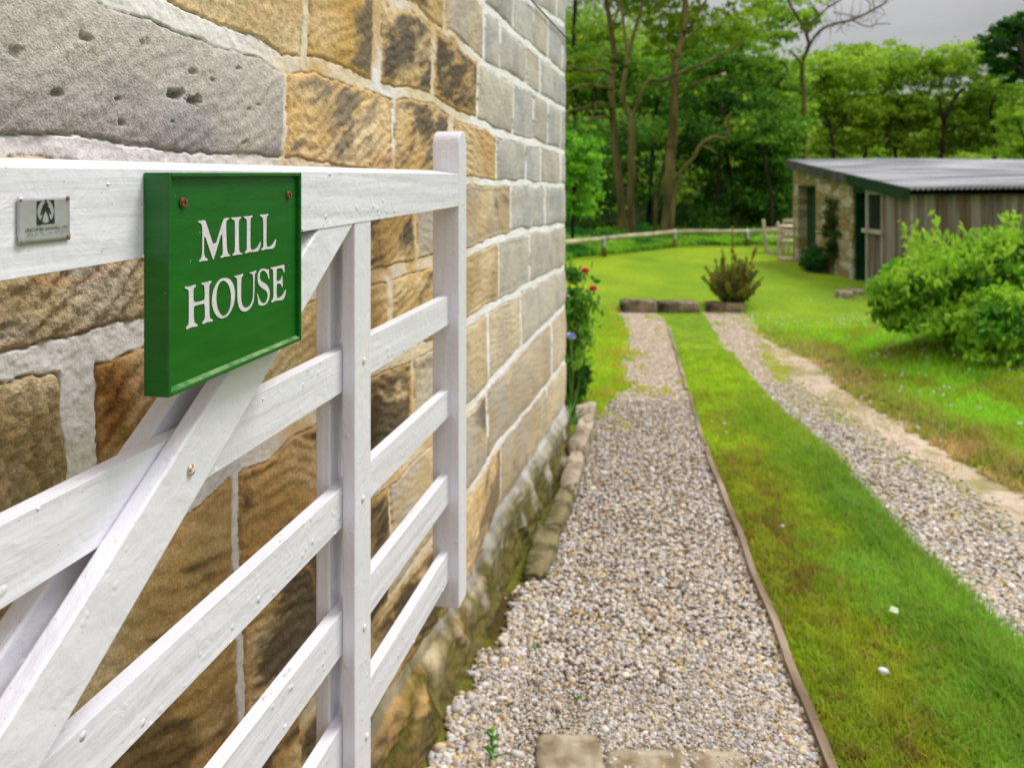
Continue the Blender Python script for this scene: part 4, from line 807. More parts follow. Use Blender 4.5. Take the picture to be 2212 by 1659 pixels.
# rounded lime trees along the right
specs = [
 ('lime green tree behind the bare topped tree, left end of the bright row', 34, 1800, [(1800, 150, 190, 120, 34, 3000), (1760, 215, 150, 110, 26, 2000), (1830, 240, 170, 120, 30, 2300), (1790, 305, 190, 60, 16, 1100)], [([(1800, 330), (1792, 270), (1780, 245)], 9, 5), ([(1790, 275), (1770, 258), (1750, 262), (1738, 278)], 6, 3), ([(1798, 290), (1820, 262), (1840, 250)], 6, 3)], LIME_L, LIME_D, 21),
 ('lime green tree with an upright trunk above the left part of the shed roof', 36, 1878, [(1875, 145, 210, 130, 38, 3200), (1905, 235, 170, 110, 28, 2000), (1840, 120, 90, 60, 10, 500), (1880, 305, 180, 60, 16, 1000)], [([(1868, 340), (1872, 290), (1876, 250), (1872, 208), (1866, 160), (1860, 125)], 9, 4), ([(1876, 250), (1900, 225), (1915, 190)], 5, 3)], LIME_L, LIME_D, 22),
 ('lime green tree with a crooked dark stem over the middle of the shed roof', 35, 1940, [(1960, 150, 180, 100, 30, 2000), (1945, 250, 170, 90, 24, 1800), (1965, 310, 190, 60, 16, 1000)], [([(1935, 330), (1925, 312), (1916, 290), (1924, 262), (1935, 235), (1940, 200)], 8, 4), ([(1935, 240), (1948, 262), (1960, 285)], 5, 3)], LIME_L, LIME_D, 23),
 ('broad yellow green tree with a forked dark trunk over the shed roof', 34, 2037, [(2050, 135, 200, 100, 34, 2400), (2000, 240, 150, 90, 22, 1500), (2085, 235, 140, 100, 22, 1600), (2050, 308, 200, 60, 18, 1100)], [([(2032, 345), (2036, 330), (2038, 270), (2050, 235), (2066, 205), (2080, 190)], 12, 5), ([(2040, 270), (2032, 235), (2030, 205)], 8, 3), ([(2040, 290), (2065, 275), (2085, 262)], 6, 3)], LIME_L, LIME_D, 24),
 ('yellow green tree at the right frame edge behind the shed roof', 33, 2150, [(2150, 200, 190, 150, 36, 2900), (2120, 290, 150, 80, 18, 1300)], [([(2150, 345), (2148, 290), (2140, 240), (2150, 200)], 9, 4)], (.22, .35, .02), (.07, .14, .01), 25),
 ('feathery bright tree low at the far right above the shed roof', 29, 2205, [(2200, 310, 130, 70, 18, 1100), (2190, 255, 90, 60, 10, 500)], [([(2215, 345), (2212, 300), (2200, 260)], 6, 3)], (.30, .46, .03), (.14, .26, .015), 26),
 ('bright mid green bushy tree between the dark trees and the shed', 27.5, 1660, [(1640, 300, 200, 130, 36, 2600), (1690, 400, 170, 170, 34, 2600), (1700, 270, 120, 90, 14, 800)], [([(1668, 500), (1665, 420), (1650, 340), (1640, 300)], 10, 5)], (.15, .30, .02), (.05, .13, .01), 27),
 ('dense dark green tree at the centre of the wood', 29, 1575, [(1560, 240, 230, 160, 40, 3200), (1620, 380, 240, 150, 40, 2900), (1540, 150, 170, 90, 20, 1200), (1510, 330, 120, 70, 10, 420)], [([(1585, 500), (1580, 420), (1570, 330), (1560, 250)], 14, 7)], (.085, .215, .014), (.022, .070, .006), 28),
 ('yellow green tree behind the slim trunks near the house corner', 31, 1290, [(1280, 190, 170, 150, 34, 2600), (1240, 120, 130, 120, 20, 1500), (1350, 150, 150, 120, 24, 1700)], [([(1290, 500), (1288, 380), (1284, 280), (1280, 200)], 12, 6)], (.17, .31, .02), (.055, .13, .01), 29),
 ('mid green tree behind the forked trunk', 32, 1420, [(1420, 200, 190, 150, 34, 2700), (1400, 300, 200, 110, 26, 1900), (1490, 120, 160, 100, 22, 1500)], [([(1400, 500), (1405, 400), (1412, 300), (1420, 210)], 12, 6)], (.15, .30, .022), (.045, .12, .01), 30),
 ('sparse yellowish tree showing between the dark tree and the bare topped tree', 32, 1640, [(1640, 150, 190, 130, 34, 2600), (1600, 90, 150, 70, 18, 900), (1700, 190, 120, 120, 18, 1300)], [([(1650, 500), (1648, 380), (1640, 260), (1620, 170), (1602, 130)], 10, 5), ([(1645, 220), (1672, 190), (1700, 150), (1686, 132)], 6, 3)], (.20, .34, .02), (.07, .15, .01), 31),
 ('tall dark leaved tree cut by the top right frame corner', 30, 2215, [(2200, 60, 150, 60, 18, 2000), (2165, 88, 90, 36, 9, 800), (2205, 115, 170, 50, 16, 1700), (2160, 140, 90, 34, 7, 560), (2215, 160, 90, 40, 7, 520)], [([(2230, 345), (2222, 220), (2212, 140), (2200, 70)], 12, 5), ([(2214, 160), (2185, 135), (2150, 122)], 6, 3), ([(2208, 110), (2180, 90), (2150, 85)], 5, 2)], (.035, .13, .008), (.014, .06, .004), 32),
 ('leafy low sycamore beside the house corner', 21.0, 1250, [(1245, 345, 130, 110, 30, 1300), (1240, 430, 140, 120, 30, 1200), (1262, 300, 80, 60, 10, 300)], [([(1235, 545), (1238, 460), (1244, 380), (1250, 320)], 9, 4)], (.20, .42, .025), (.055, .16, .012), 33)]
for label, Y_, base, blobs, limbs, li, da_, seed in specs:
    tl = [(limbs[0][0][:0] + [(limbs[0][0][0][0], gy(limbs[0][0][0][0], Y_) + 3)] + limbs[0][0], limbs[0][1], limbs[0][2])] + limbs[1:]
    near = Y_ < 22
    tree('sycamore' if near else ('dark_tree' if seed in (28, 32) else 'lime_tree' if li == LIME_L else 'broadleaf_tree'), label, float(Y_), base, tl, blobs, .105 if near else (.135 if Y_ < 33 else .15), li, da_, seed, bark=M_barkdk, elong=1.25, dens=.80 if near else .85, **({} if near else dict(shell=1.7, cr=.15, squash=.38, flat=.8)))

# wooded hillside behind
def hill_h(X, Y): return 0.5 + sstep(38, 92, Y) * np.interp(X / np.maximum(Y, 1) + 0 * Y, [.08, .13, .25, .40, .5], [16.5, 14.5, 12.0, 6.6, 6.2]) + (fbm(X * .06, Y * .06, 201, 3) - .5) * 3 * sstep(40, 60, Y)
hy_, hx_ = np.meshgrid(np.linspace(36, 120, 60), np.linspace(-50, 130, 90), indexing='ij'); hz_ = hill_h(hx_, hy_) - .8
V = np.stack([hx_, hy_, hz_], -1).reshape(-1, 3); i, j = np.meshgrid(np.arange(59), np.arange(89), indexing='ij')
tag(obj('hillside', me_np('hillside', V, np.stack([i * 90 + j, i * 90 + j + 1, (i + 1) * 90 + j + 1, (i + 1) * 90 + j], -1).reshape(-1, 4), np.tile(np.array([[.02, .035, .008]]), (len(V), 1)), True), M_ground), kind='structure')
rs = np.random.default_rng(77); ncl = 1250; cy_ = rs.uniform(40, 96, ncl); cx_ = cy_ * rs.uniform(-.32, .74, ncl)
ch = rs.uniform(1.6, 4.4, ncl) * (.6 + cy_ / 110); cz_ = hill_h(cx_, cy_) + ch * .45
rw = rs.uniform(1.2, 2.4, ncl) * (.6 + cy_ / 90); nl = 120000; id_ = rs.integers(0, ncl, nl); d_ = rs.normal(size=(nl, 3)); d_ /= np.linalg.norm(d_, axis=1)[:, None]; d_ *= (rs.random(nl) ** .35)[:, None]
P = np.stack([cx_[id_] + d_[:, 0] * rw[id_], cy_[id_] + d_[:, 1] * rw[id_], cz_[id_] + d_[:, 2] * ch[id_] * .62], 1)
kk = np.clip(rs.random(ncl) * .9 + .25 * (1 - (cx_ / cy_) / .4), 0, 1)[id_][:, None]; tt = rs.random((nl, 1))
colr = lerp(lerp(np.array([.28, .45, .03]), np.array([.48, .66, .04]), tt), lerp(np.array([.09, .20, .02]), np.array([.20, .38, .03]), tt), kk)
V, Q, Cc = leaves(P, .36, colr, rs, .8, 1.3); tag(obj('hillside_woodland', me_np('hillside_woodland', V, Q, Cc), M_leaf), 'distant mixed green woodland covering the hillside', 'woodland', kind='stuff')
# shaded understorey and weeds at the wood edge
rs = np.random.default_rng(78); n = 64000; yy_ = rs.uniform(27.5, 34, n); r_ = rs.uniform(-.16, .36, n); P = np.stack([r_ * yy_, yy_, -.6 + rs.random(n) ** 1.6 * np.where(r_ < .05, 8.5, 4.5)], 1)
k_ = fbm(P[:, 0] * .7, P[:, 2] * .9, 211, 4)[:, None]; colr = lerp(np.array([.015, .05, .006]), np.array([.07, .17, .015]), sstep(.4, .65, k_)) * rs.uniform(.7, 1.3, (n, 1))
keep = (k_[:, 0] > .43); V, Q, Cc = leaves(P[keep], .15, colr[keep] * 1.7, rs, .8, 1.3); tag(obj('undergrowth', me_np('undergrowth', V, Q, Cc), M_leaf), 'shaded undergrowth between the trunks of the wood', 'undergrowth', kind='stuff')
def edgeY(X): return np.interp(X, [-5, 1.2, 1.43, 2.69, 3.76, 5.29, 7.4, 9.5, 14], [14.5, 18.6, 19.7, 21.0, 22.4, 24.0, 24.4, 24.6, 25])
n = 40000; X = rs.uniform(-4, 13, n); Yv = edgeY(X) + rs.random(n) ** 1.4 * 4.6; hgt = .10 + .32 * fbm(X * 1.3, Yv * 1.3, 214, 3) * sstep(0, 1.2, Yv - edgeY(X)) + .25 * sstep(2.5, 4.5, Yv - edgeY(X))
P = np.stack([X, Yv, ground(X, Yv) + rs.random(n) * hgt], 1); k_ = fbm(X * 1.1, Yv * 1.5, 215, 4)[:, None]
colr = lerp(np.array([.05, .24, .03]), np.array([.30, .58, .035]), sstep(.36, .62, k_)) * rs.uniform(.8, 1.25, (n, 1))
V, Q, Cc = leaves(P, .10, colr, rs, .6, 1.5); tag(obj('weeds', me_np('weeds', V, Q, Cc), M_leaf), 'bright leafy weeds growing under and beyond the rail fence', 'weeds', kind='stuff')

# ------------------------------------------------------------------ knee rail fence
fence = empty('rail_fence', at(1457, 534, 23.2), 'low round-rail timber fence with metal straps at the far edge of the lawn', 'fence')
fp = [Vector((-.1, 17.0, .20)), Vector(at(1305, 515.5, 20.1)), Vector(at(1457.5, 500.5, 23.2)), Vector(at(1614.5, 499.5, 23.8)), Vector((9.4, 24.3, .17)), Vector((12.0, 24.9, .17))]
def rel(o, root): o.location = -root.location; return o
for a, b_ in zip(fp[:-1], fp[1:]):
    d_ = (b_ - a).normalized() * .012; mb = MB(); mb.tube([a + d_, a.lerp(b_, .33) + Vector((0, 0, .008)), a.lerp(b_, .66) - Vector((0, 0, .006)), b_ - d_], .062, 12, .02); rel(mb.build('rail', M_fence, fence, True), fence)
for p in fp:
    g = gz(p.x, p.y); mb = MB(); mb.tube([(p.x, p.y, g - .1), (p.x, p.y, p.z - .045)], .062, 12, .03); po = rel(mb.build('post', M_fpost, fence, True), fence)
    mb = MB(); mb.tube([(p.x - .035, p.y, p.z + .002), (p.x + .035, p.y, p.z + .002)], .067, 14); mb.box(p.x - .035, p.x + .035, p.y - .078, p.y - .066, p.z - .20, p.z); rel(mb.build('strap', M_metal, fence), fence)

# ------------------------------------------------------------------ shed
SH = np.array([6.28, 12.8]); shed = empty('garden_shed', (6.28, 12.8, -.3), 'low stone and timber shed with corrugated lean-to roof and green doorways', 'shed')
ex = lambda Y: 6.28 + .05 * (Y - 12.8)
def roofz(Y): return 1.44 + (Y - 12.8) * (2.055 - 1.44) / 6.2
def endwall(Ya, Yb, za, mat, name, thick=.34, ztop=None, x_in=0.0):
    mb = MB(); g = za; t = lambda y: (roofz(y) - .10 if ztop is None else ztop)
    mb.hexa([(ex(Ya) + x_in, Ya, g), (ex(Ya) + thick, Ya, g), (ex(Yb) + thick, Yb, g), (ex(Yb) + x_in, Yb, g), (ex(Ya) + x_in, Ya, t(Ya)), (ex(Ya) + thick, Ya, t(Ya)), (ex(Yb) + thick, Yb, t(Yb)), (ex(Yb) + x_in, Yb, t(Yb))])
    return rel(mb.build(name, mat, shed), shed)
def rubble_mat():
    m, nt, b = newmat('rubble_stone', .95, .15); l = nt.links.new; t = N(nt, 'ShaderNodeTexCoord'); mp = N(nt, 'ShaderNodeMapping'); mp.inputs['Scale'].default_value = (2.0, 2.0, 6.4); l(t.outputs['Object'], mp.inputs[0])
    v = N(nt, 'ShaderNodeTexVoronoi', Scale=1.0, Randomness=.8); l(mp.outputs[0], v.inputs['Vector']); v2 = N(nt, 'ShaderNodeTexVoronoi', Scale=1.0, Randomness=.8, feature='DISTANCE_TO_EDGE'); l(mp.outputs[0], v2.inputs['Vector'])
    s = N(nt, 'ShaderNodeSeparateColor'); l(v.outputs['Color'], s.inputs[0]); r = N(nt, 'ShaderNodeValToRGB'); cr = r.color_ramp; cr.elements[0].color = (.27, .21, .11, 1); cr.elements[1].color = (.42, .37, .27, 1)
    e = cr.elements.new(.35); e.color = (.27, .20, .07, 1); e = cr.elements.new(.6); e.color = (.42, .36, .26, 1); l(s.outputs[0], r.inputs[0])
    mr = N(nt, 'ShaderNodeMapRange'); mr.inputs['From Max'].default_value = .06; mr.inputs['To Min'].default_value = .6; l(v2.outputs['Distance'], mr.inputs[0])
    mu = N(nt, 'ShaderNodeVectorMath', operation='MULTIPLY'); l(r.outputs[0], mu.inputs[0]); l(mr.outputs[0], mu.inputs[1])
    nn = N(nt, 'ShaderNodeTexNoise', Scale=2.2, Detail=5); l(t.outputs['Object'], nn.inputs['Vector']); rr = N(nt, 'ShaderNodeMapRange'); rr.inputs['From Min'].default_value = .48; rr.inputs['From Max'].default_value = .62; rr.inputs['To Max'].default_value = .55; l(nn.outputs['Fac'], rr.inputs[0])
    mx = N(nt, 'ShaderNodeMix', data_type='RGBA'); l(mu.outputs[0], mx.inputs['A']); mx.inputs['B'].default_value = (.24, .17, .02, 1); l(rr.outputs[0], mx.inputs['Factor']); l(mx.outputs['Result'], b.inputs['Base Color'])
    bp = N(nt, 'ShaderNodeBump', Strength=.9, Distance=.05); l(mr.outputs[0], bp.inputs['Height']); l(bp.outputs[0], b.inputs['Normal']); return m
M_rub = rubble_mat()
def board_mat(name, axis):
    m, nt, b = newmat(name, .9, .15); l = nt.links.new; t = N(nt, 'ShaderNodeTexCoord'); sp = N(nt, 'ShaderNodeSeparateXYZ'); l(t.outputs['Object'], sp.inputs[0])
    mu = N(nt, 'ShaderNodeMath', operation='MULTIPLY'); mu.inputs[1].default_value = 1 / .145; l(sp.outputs[axis], mu.inputs[0]); fl = N(nt, 'ShaderNodeMath', operation='FLOOR'); l(mu.outputs[0], fl.inputs[0])
    wn = N(nt, 'ShaderNodeTexWhiteNoise', noise_dimensions='1D'); l(fl.outputs[0], wn.inputs['W']); r = N(nt, 'ShaderNodeValToRGB'); cr = r.color_ramp; cr.elements[0].color = (.12, .095, .075, 1); cr.elements[1].color = (.30, .255, .23, 1); e = cr.elements.new(.4); e.color = (.20, .165, .14, 1); l(wn.outputs['Value'], r.inputs[0])
    mp = N(nt, 'ShaderNodeMapping'); mp.inputs['Scale'].default_value = (22, 22, 1.1); l(t.outputs['Object'], mp.inputs[0]); n = N(nt, 'ShaderNodeTexNoise', Scale=1.0, Detail=5); l(mp.outputs[0], n.inputs['Vector'])
    mr = N(nt, 'ShaderNodeMapRange'); mr.inputs['From Min'].default_value = .3; mr.inputs['From Max'].default_value = .7; mr.inputs['To Min'].default_value = .55; mr.inputs['To Max'].default_value = 1.3; l(n.outputs['Fac'], mr.inputs[0])
    m1 = N(nt, 'ShaderNodeVectorMath', operation='MULTIPLY'); l(r.outputs[0], m1.inputs[0]); l(mr.outputs[0], m1.inputs[1])
    mp2 = N(nt, 'ShaderNodeMapping'); mp2.inputs['Scale'].default_value = (6, 6, .5); l(t.outputs['Object'], mp2.inputs[0]); n2 = N(nt, 'ShaderNodeTexNoise', Scale=1.0, Detail=3); l(mp2.outputs[0], n2.inputs['Vector'])
    m2 = N(nt, 'ShaderNodeMapRange'); m2.inputs['From Min'].default_value = .5; m2.inputs['From Max'].default_value = .66; m2.inputs['To Max'].default_value = .75; l(n2.outputs['Fac'], m2.inputs[0])
    mx = N(nt, 'ShaderNodeMix', data_type='RGBA'); l(m1.outputs[0], mx.inputs['A']); mx.inputs['B'].default_value = (.11, .052, .022, 1); l(m2.outputs[0], mx.inputs['Factor']); l(mx.outputs['Result'], b.inputs['Base Color']); return m
M_bx, M_by = board_mat('weathered_boards_long', 'X'), board_mat('weathered_boards_end', 'Y')
M_gdoor = noise_mat('dark_green_paint', (.003, .030, .010), (.006, .055, .018), 5, 4, .5, .1)
M_gfas = noise_mat('green_fascia_paint', (.006, .026, .008), (.009, .038, .012), 5, 4, .5, .1)
M_dark = noise_mat('shed_interior_shade', (.01, .009, .008), (.03, .026, .02), 4)  # near-black, interior shade put into the colour
endwall(17.36, 15.22, -.6, M_rub, 'wall'); endwall(19.0, 18.6, -.6, M_rub, 'wall')
endwall(18.6, 17.36, 1.50, M_rub, 'wall'); endwall(15.22, 14.52, 1.36, M_gfas, 'lintel', .12)
mb = MB(); mb.box(ex(18) + .02, ex(18) + .10, 17.37, 18.59, 1.44, 1.498); rel(mb.build('lintel', M_gfas, shed), shed)
mb = MB(); mb.box(ex(18) + .25, ex(18) + .29, 17.36, 18.6, -.6, 1.44)
for k in range(8): mb.box(ex(18) + .235, ex(18) + .249, 17.38 + k * .152, 17.52 + k * .152, -.6, 1.43)
rel(mb.build('door', M_gdoor, shed), shed)
mb = MB()
for k in range(4): mb.box(ex(15.2) + .035 + k * .085, ex(15.2) + .115 + k * .085, 15.16, 15.2, -.62, 1.38)
d_ = rel(mb.build('door', M_gdoor, shed), shed)
mb = MB(); mb.box(ex(15) + .36, ex(15) + .40, 14.4, 15.2, -.6, 1.36); rel(mb.build('interior_dark_sheet', M_dark, shed), shed)  # dark sheet behind the doorway, standing in for the unlit interior
def boards(Ya, Yb, z0, z1f, name):
    mb = MB(); y = Ya
    while y < Yb - .01:
        y2 = min(y + .145, Yb); xx = ex(y) + R.uniform(-.004, .004); zt_ = z1f(y); mb.box(xx, xx + .025, y + .004, y2 - .004, z0, zt_); y = y2
    return rel(mb.build(name, M_by, shed), shed)
boards(12.82, 13.83, -.6, lambda y: roofz(y) - .11, 'cladding'); boards(13.83, 14.5, -.6, lambda y: .66, 'cladding')
mb = MB(); xf = ex(14.1) - .02
for a in ((13.83, 13.90, -.6, 1.42), (14.42, 14.50, -.6, 1.42), (13.9, 14.42, 1.34, 1.42), (13.78, 14.55, .66, .73)): mb.box(xf - (.05 if a[2] == .66 else 0), xf + .06, a[0], a[1], a[2], a[3])
fr = rel(mb.build('window', noise_mat('pale_window_wood', (.24, .20, .16), (.40, .35, .29), 6, stretch=(1, 1, .2)), shed), shed)
m_gl, ntg, bg_ = newmat('window_glass', .08, .5); bg_.inputs['Base Color'].default_value = (.02, .022, .02, 1)
mb = MB(); mb.box(xf + .03, xf + .036, 13.9, 14.42, .73, 1.34); g_ = mb.build('pane', m_gl, fr)
mb = MB(); x = 6.28
while x < 15.2:
    yo = R.uniform(-.006, .006); mb.box(x + .004, x + .141, 12.78 + yo, 12.81 + yo, -.6, 1.345); x += .145
rel(mb.build('cladding', M_bx, shed), shed)
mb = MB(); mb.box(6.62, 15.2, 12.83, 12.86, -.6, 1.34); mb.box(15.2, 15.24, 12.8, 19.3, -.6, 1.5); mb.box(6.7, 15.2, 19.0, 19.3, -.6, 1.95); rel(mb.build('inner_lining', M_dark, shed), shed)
xs_ = np.linspace(6.12, 15.4, 900); ysr = np.linspace(12.62, 19.25, 7); V = []
for y in ysr:
    for x in xs_: V.append((x + (.05 * (y - 12.8)) * (1 - (x - 6.12) / 9.28) + .07, y, roofz(y) + .035 + .020 * math.sin(x / .086 * 2 * math.pi) + .015 * math.sin(x * .9)))
V = np.array(V); i, j = np.meshgrid(np.arange(6), np.arange(899), indexing='ij'); Q = np.stack([i * 900 + j, i * 900 + j + 1, (i + 1) * 900 + j + 1, (i + 1) * 900 + j], -1).reshape(-1, 4)
me = me_np('roof', V, Q, None, True); M_roof = noise_mat('weathered_corrugated_sheet', (.17, .17, .18), (.44, .44, .45), 1.1, 7, .75, .3, 20, .004, (.45, 2.5, 1), lo=.38, hi=.62)
ro = rel(obj('roof', me, M_roof, shed), shed); md = ro.modifiers.new('solid', 'SOLIDIFY'); md.thickness = .008
mb = MB(); A_ = lambda y, x, dz: (x, y, roofz(y) + dz)
def fascia(Ya, Yb, mat):
    mb = MB(); xa, xb = ex(Ya) - .11, ex(Yb) - .11; mb.hexa([A_(Ya, xa, -.16), A_(Ya, xa + .03, -.16), A_(Yb, xb + .03, -.16), A_(Yb, xb, -.16), A_(Ya, xa, .022), A_(Ya, xa + .03, .022), A_(Yb, xb + .03, .022), A_(Yb, xb, .022)]); rel(mb.build('bargeboard', mat, shed), shed)
fascia(12.6, 15.25, M_gfas); fascia(15.25, 19.2, noise_mat('grimy_bargeboard', (.035, .038, .03), (.09, .09, .08), 4))
rel(MB().box(6.14, 15.3, 12.66, 12.775, 1.352, 1.37).build('eaves_dark_strip', M_dark, shed), shed)  # dark strip added for the shaded gap below the eave
def plant(name, label, cat, loc, rad, ncl, nl, size, light, dark, seed, off=(0, 0, 0), stems=6, group=None, stem_r=.006, **kw):
    root = empty(name, loc, label, cat, group); mb = MB(); rr = random.Random(seed)
    for k in range(stems):
        a = rr.uniform(0, 6.28); q = rr.uniform(.3, .9); mb.tube([(0, 0, -.03), (math.cos(a) * rad[0] * q * .4 + off[0] * .5, math.sin(a) * rad[1] * q * .4 + off[1] * .5, (off[2] + rad[2] * .2) * .6), (math.cos(a) * rad[0] * q + off[0], math.sin(a) * rad[1] * q + off[1], off[2] + rad[2] * rr.uniform(.0, .7))], [stem_r, stem_r * .8, stem_r * .5], 6)
    mb.build('stem', M_bark, root, True); obj('foliage', crown_mesh('foliage', off, rad, ncl, nl, size, light, dark, seed, **kw), M_leaf, root); return root
plant('climbing_ivy', 'dark green ivy climbing the stone pier between the shed doorways', 'ivy', (ex(16.3) - .04, 16.2, -.3), (.10, .33, .72), 26, 900, .075, (.10, .17, .02), (.03, .07, .01), 301, off=(0, 0, .85), cr=.18, flat=.2)
plant('low_shrub', 'small dark bush at the foot of the stone pier by the narrow green doorway', 'shrub', (ex(17) - .25, 16.7, -.3), (.32, .45, .30), 26, 1500, .06, (.06, .20, .03), (.02, .08, .012), 302, off=(0, 0, .24), cr=.2)
for k, (x, y, Yd, sx, sz, lab) in enumerate(((1822, 628, 12.9, .11, .07, 'brown rubble stone left of the pair under the shed doorway'), (1845, 622, 13.3, .13, .05, 'flat pale rubble stone right of the pair under the shed doorway'))):
    p = at(x, y, Yd); o = obj('rubble_stone', rockmesh('rubble_stone', sx, .12, sz, 40 + k), M_stone); o.location = (p[0], p[1], gz(p[0], p[1]) + sz * .45); tag(o, lab, 'stone', 'rubble stones below the shed doorway')

# ------------------------------------------------------------------ garden furniture by the shed
def chair(x, Yd, rz, label):
    X = (x - CX) / F * Yd; root = empty('garden_chair', (X, Yd, gz(X, Yd)), label, 'chair', 'wooden garden chairs by the shed', rz); w, d, h = .48, .46, .86
    for sx in (-1, 1):
        mb = MB(); mb.hexa([(sx * w / 2 - .024, .16, 0), (sx * w / 2 + .024, .16, 0), (sx * w / 2 + .024, .21, 0), (sx * w / 2 - .024, .21, 0), (sx * w / 2 - .024, .235, h), (sx * w / 2 + .024, .235, h), (sx * w / 2 + .024, .275, h), (sx * w / 2 - .024, .275, h)]); mb.build('leg', M_teak, root, bevel=.004)
        MB().box(sx * w / 2 - .024, sx * w / 2 + .024, -.25, -.20, 0, .62).build('leg', M_teak, root, bevel=.004)
        MB().box(sx * w / 2 - .03, sx * w / 2 + .03, -.27, .20, .621, .65).build('armrest', M_teak, root, bevel=.004)
    mb = MB()
    for k in range(6): mb.box(-w / 2 + .02, w / 2 - .02, -.24 + k * .072, -.18 + k * .072, .40, .425)
    mb.box(-w / 2 + .025, w / 2 - .025, -.245, -.205, .33, .399); mb.build('seat', M_teak, root, bevel=.003)
    mb = MB(); mb.box(-w / 2 + .02, w / 2 - .02, .235, .265, .78, .87); mb.box(-w / 2 + .02, w / 2 - .02, .205, .235, .47, .52)
    for k in range(6): mb.hexa([(-.19 + k * .068, .21, .521), (-.165 + k * .068, .21, .521), (-.165 + k * .068, .225, .521), (-.19 + k * .068, .225, .521), (-.19 + k * .068, .24, .779), (-.165 + k * .068, .24, .779), (-.165 + k * .068, .255, .779), (-.19 + k * .068, .255, .779)])
    mb.build('backrest', M_teak, root, bevel=.003); return root
chair(1671, 21.4, math.radians(78), 'wooden garden chair standing furthest left, seen side-on before the rail fence')
chair(1704, 20.0, math.radians(70), 'wooden garden chair nearest the camera, in front of the garden table')
chair(1706, 22.4, math.radians(178), 'wooden slat-backed chair behind the garden table')
X = (1722 - CX) / F * 21.0; tb = empty('garden_table', (X, 21.0, gz(X, 21.0)), 'wooden garden table between the chairs beside the shed', 'table')
mb = MB()
for k in range(8): mb.box(-.42, .42, -.42 + k * .106, -.32 + k * .106, .70, .73)
mb.build('tabletop', M_teak, tb, bevel=.003)
for sx in (-1, 1):
    for sy in (-1, 1): MB().box(sx * .35 - .03, sx * .35 + .03, sy * .35 - .03, sy * .35 + .03, 0, .62).build('leg', M_teak, tb, bevel=.004)
MB().box(-.37, .37, -.37, .37, .621, .699).build('apron', M_teak, tb)
for k, (x, y, Yd, sx, sy, lab) in enumerate(((1676, 549, 20.9, .16, .22, 'small pale paving slab between the chair legs'), (1713, 561, 19.1, .28, .3, 'pale paving slab in front of the nearest garden chair'))):
    X = (x - CX) / F * Yd; o = obj('paving_slab', rockmesh('paving_slab', sx, sy, .035, 60 + k, .06, .9), M_slab); o.location = (X, Yd, gz(X, Yd) + .02); tag(o, lab, 'slab', 'paving slabs by the garden furniture')

# ------------------------------------------------------------------ bushes and plants
p = at(2140, 640, 6.9)
bush = empty('elder_shrub', (p[0], p[1], gz(p[0], 6.9)), 'large bright green shrub with pale flower heads on the bank at the right', 'shrub')
blobs = []
for x, y, w_, h_, Yd, ncl, nl in ((2160, 620, 290, 180, 7.2, 60, 6200), (2010, 620, 230, 150, 7.6, 40, 3600), (2240, 560, 220, 150, 7.2, 34, 2600), (1945, 655, 130, 110, 7.7, 18, 1300), (2190, 690, 240, 180, 6.6, 40, 3300), (2100, 585, 150, 90, 7.6, 20, 1200), (1965, 600, 110, 60, 7.8, 12, 420), (2195, 530, 120, 80, 7.1, 14, 800), (2300, 650, 250, 260, 6.8, 40, 2600), (2050, 690, 170, 90, 7.1, 18, 1300), (2175, 752, 190, 110, 6.5, 24, 1900), (1950, 620, 120, 90, 7.6, 14, 900), (2120, 640, 400, 210, 7.3, 60, 900), (2190, 580, 300, 190, 7.0, 50, 900), (2000, 640, 250, 150, 7.6, 40, 700)):
    c_ = at(x, y, Yd); blobs.append((c_, (w_ / 2 / F * Yd, .42, h_ / 2 / F * Yd), int(ncl * 1.9), int(nl * 1.8)))
o = obj('foliage', multi_crown('foliage', blobs, .043, (.27, .50, .026), (.035, .14, .011), 310, cr=.15, squash=.4, flat=.8, elong=1.7), M_leaf, bush); rel(o, bush)
mb = MB()
for k in range(9):
    a = R.uniform(-.4, 1); q = p[0] + a * .7; mb.tube([(p[0] + a * .3, 7.1, bush.location.z - .05), (p[0] + a * .6, 7.1 + R.uniform(-.2, .2), .3), (q, 7.1 + R.uniform(-.3, .3), .75)], [.018, .013, .008], 6)
rel(mb.build('stem', M_bark, bush, True), bush)
rs = np.random.default_rng(312); Vs, Qs, Cs = [], [], []; o_ = 0
for k in range(70):
    c0 = np.array(at(rs.uniform(1930, 2260), rs.uniform(560, 660), rs.uniform(6.7, 7.7))); c0[2] += .16 * (c0[0] - 3.2) / 1.4; d_ = rs.normal(size=3) * [.6, .5, .2] + [0, -.2, .95]; d_ /= np.linalg.norm(d_); t = np.linspace(.25, 1, 16)
    P = c0 + d_ * (t * rs.uniform(.22, .42))[:, None] + rs.normal(size=(16, 3)) * .022; V, Q, Cc = leaves(P, .042, np.tile(np.array([[.36, .60, .04]]) * rs.uniform(.8, 1.2), (16, 1)), rs, .6, 1.9); Vs.append(V); Qs.append(Q + o_); Cs.append(Cc); o_ += len(V)
rel(obj('young_shoots', me_np('young_shoots', np.concatenate(Vs), np.concatenate(Qs), np.concatenate(Cs)), M_leaf, bush), bush)
rs = np.random.default_rng(55); fl = []; 
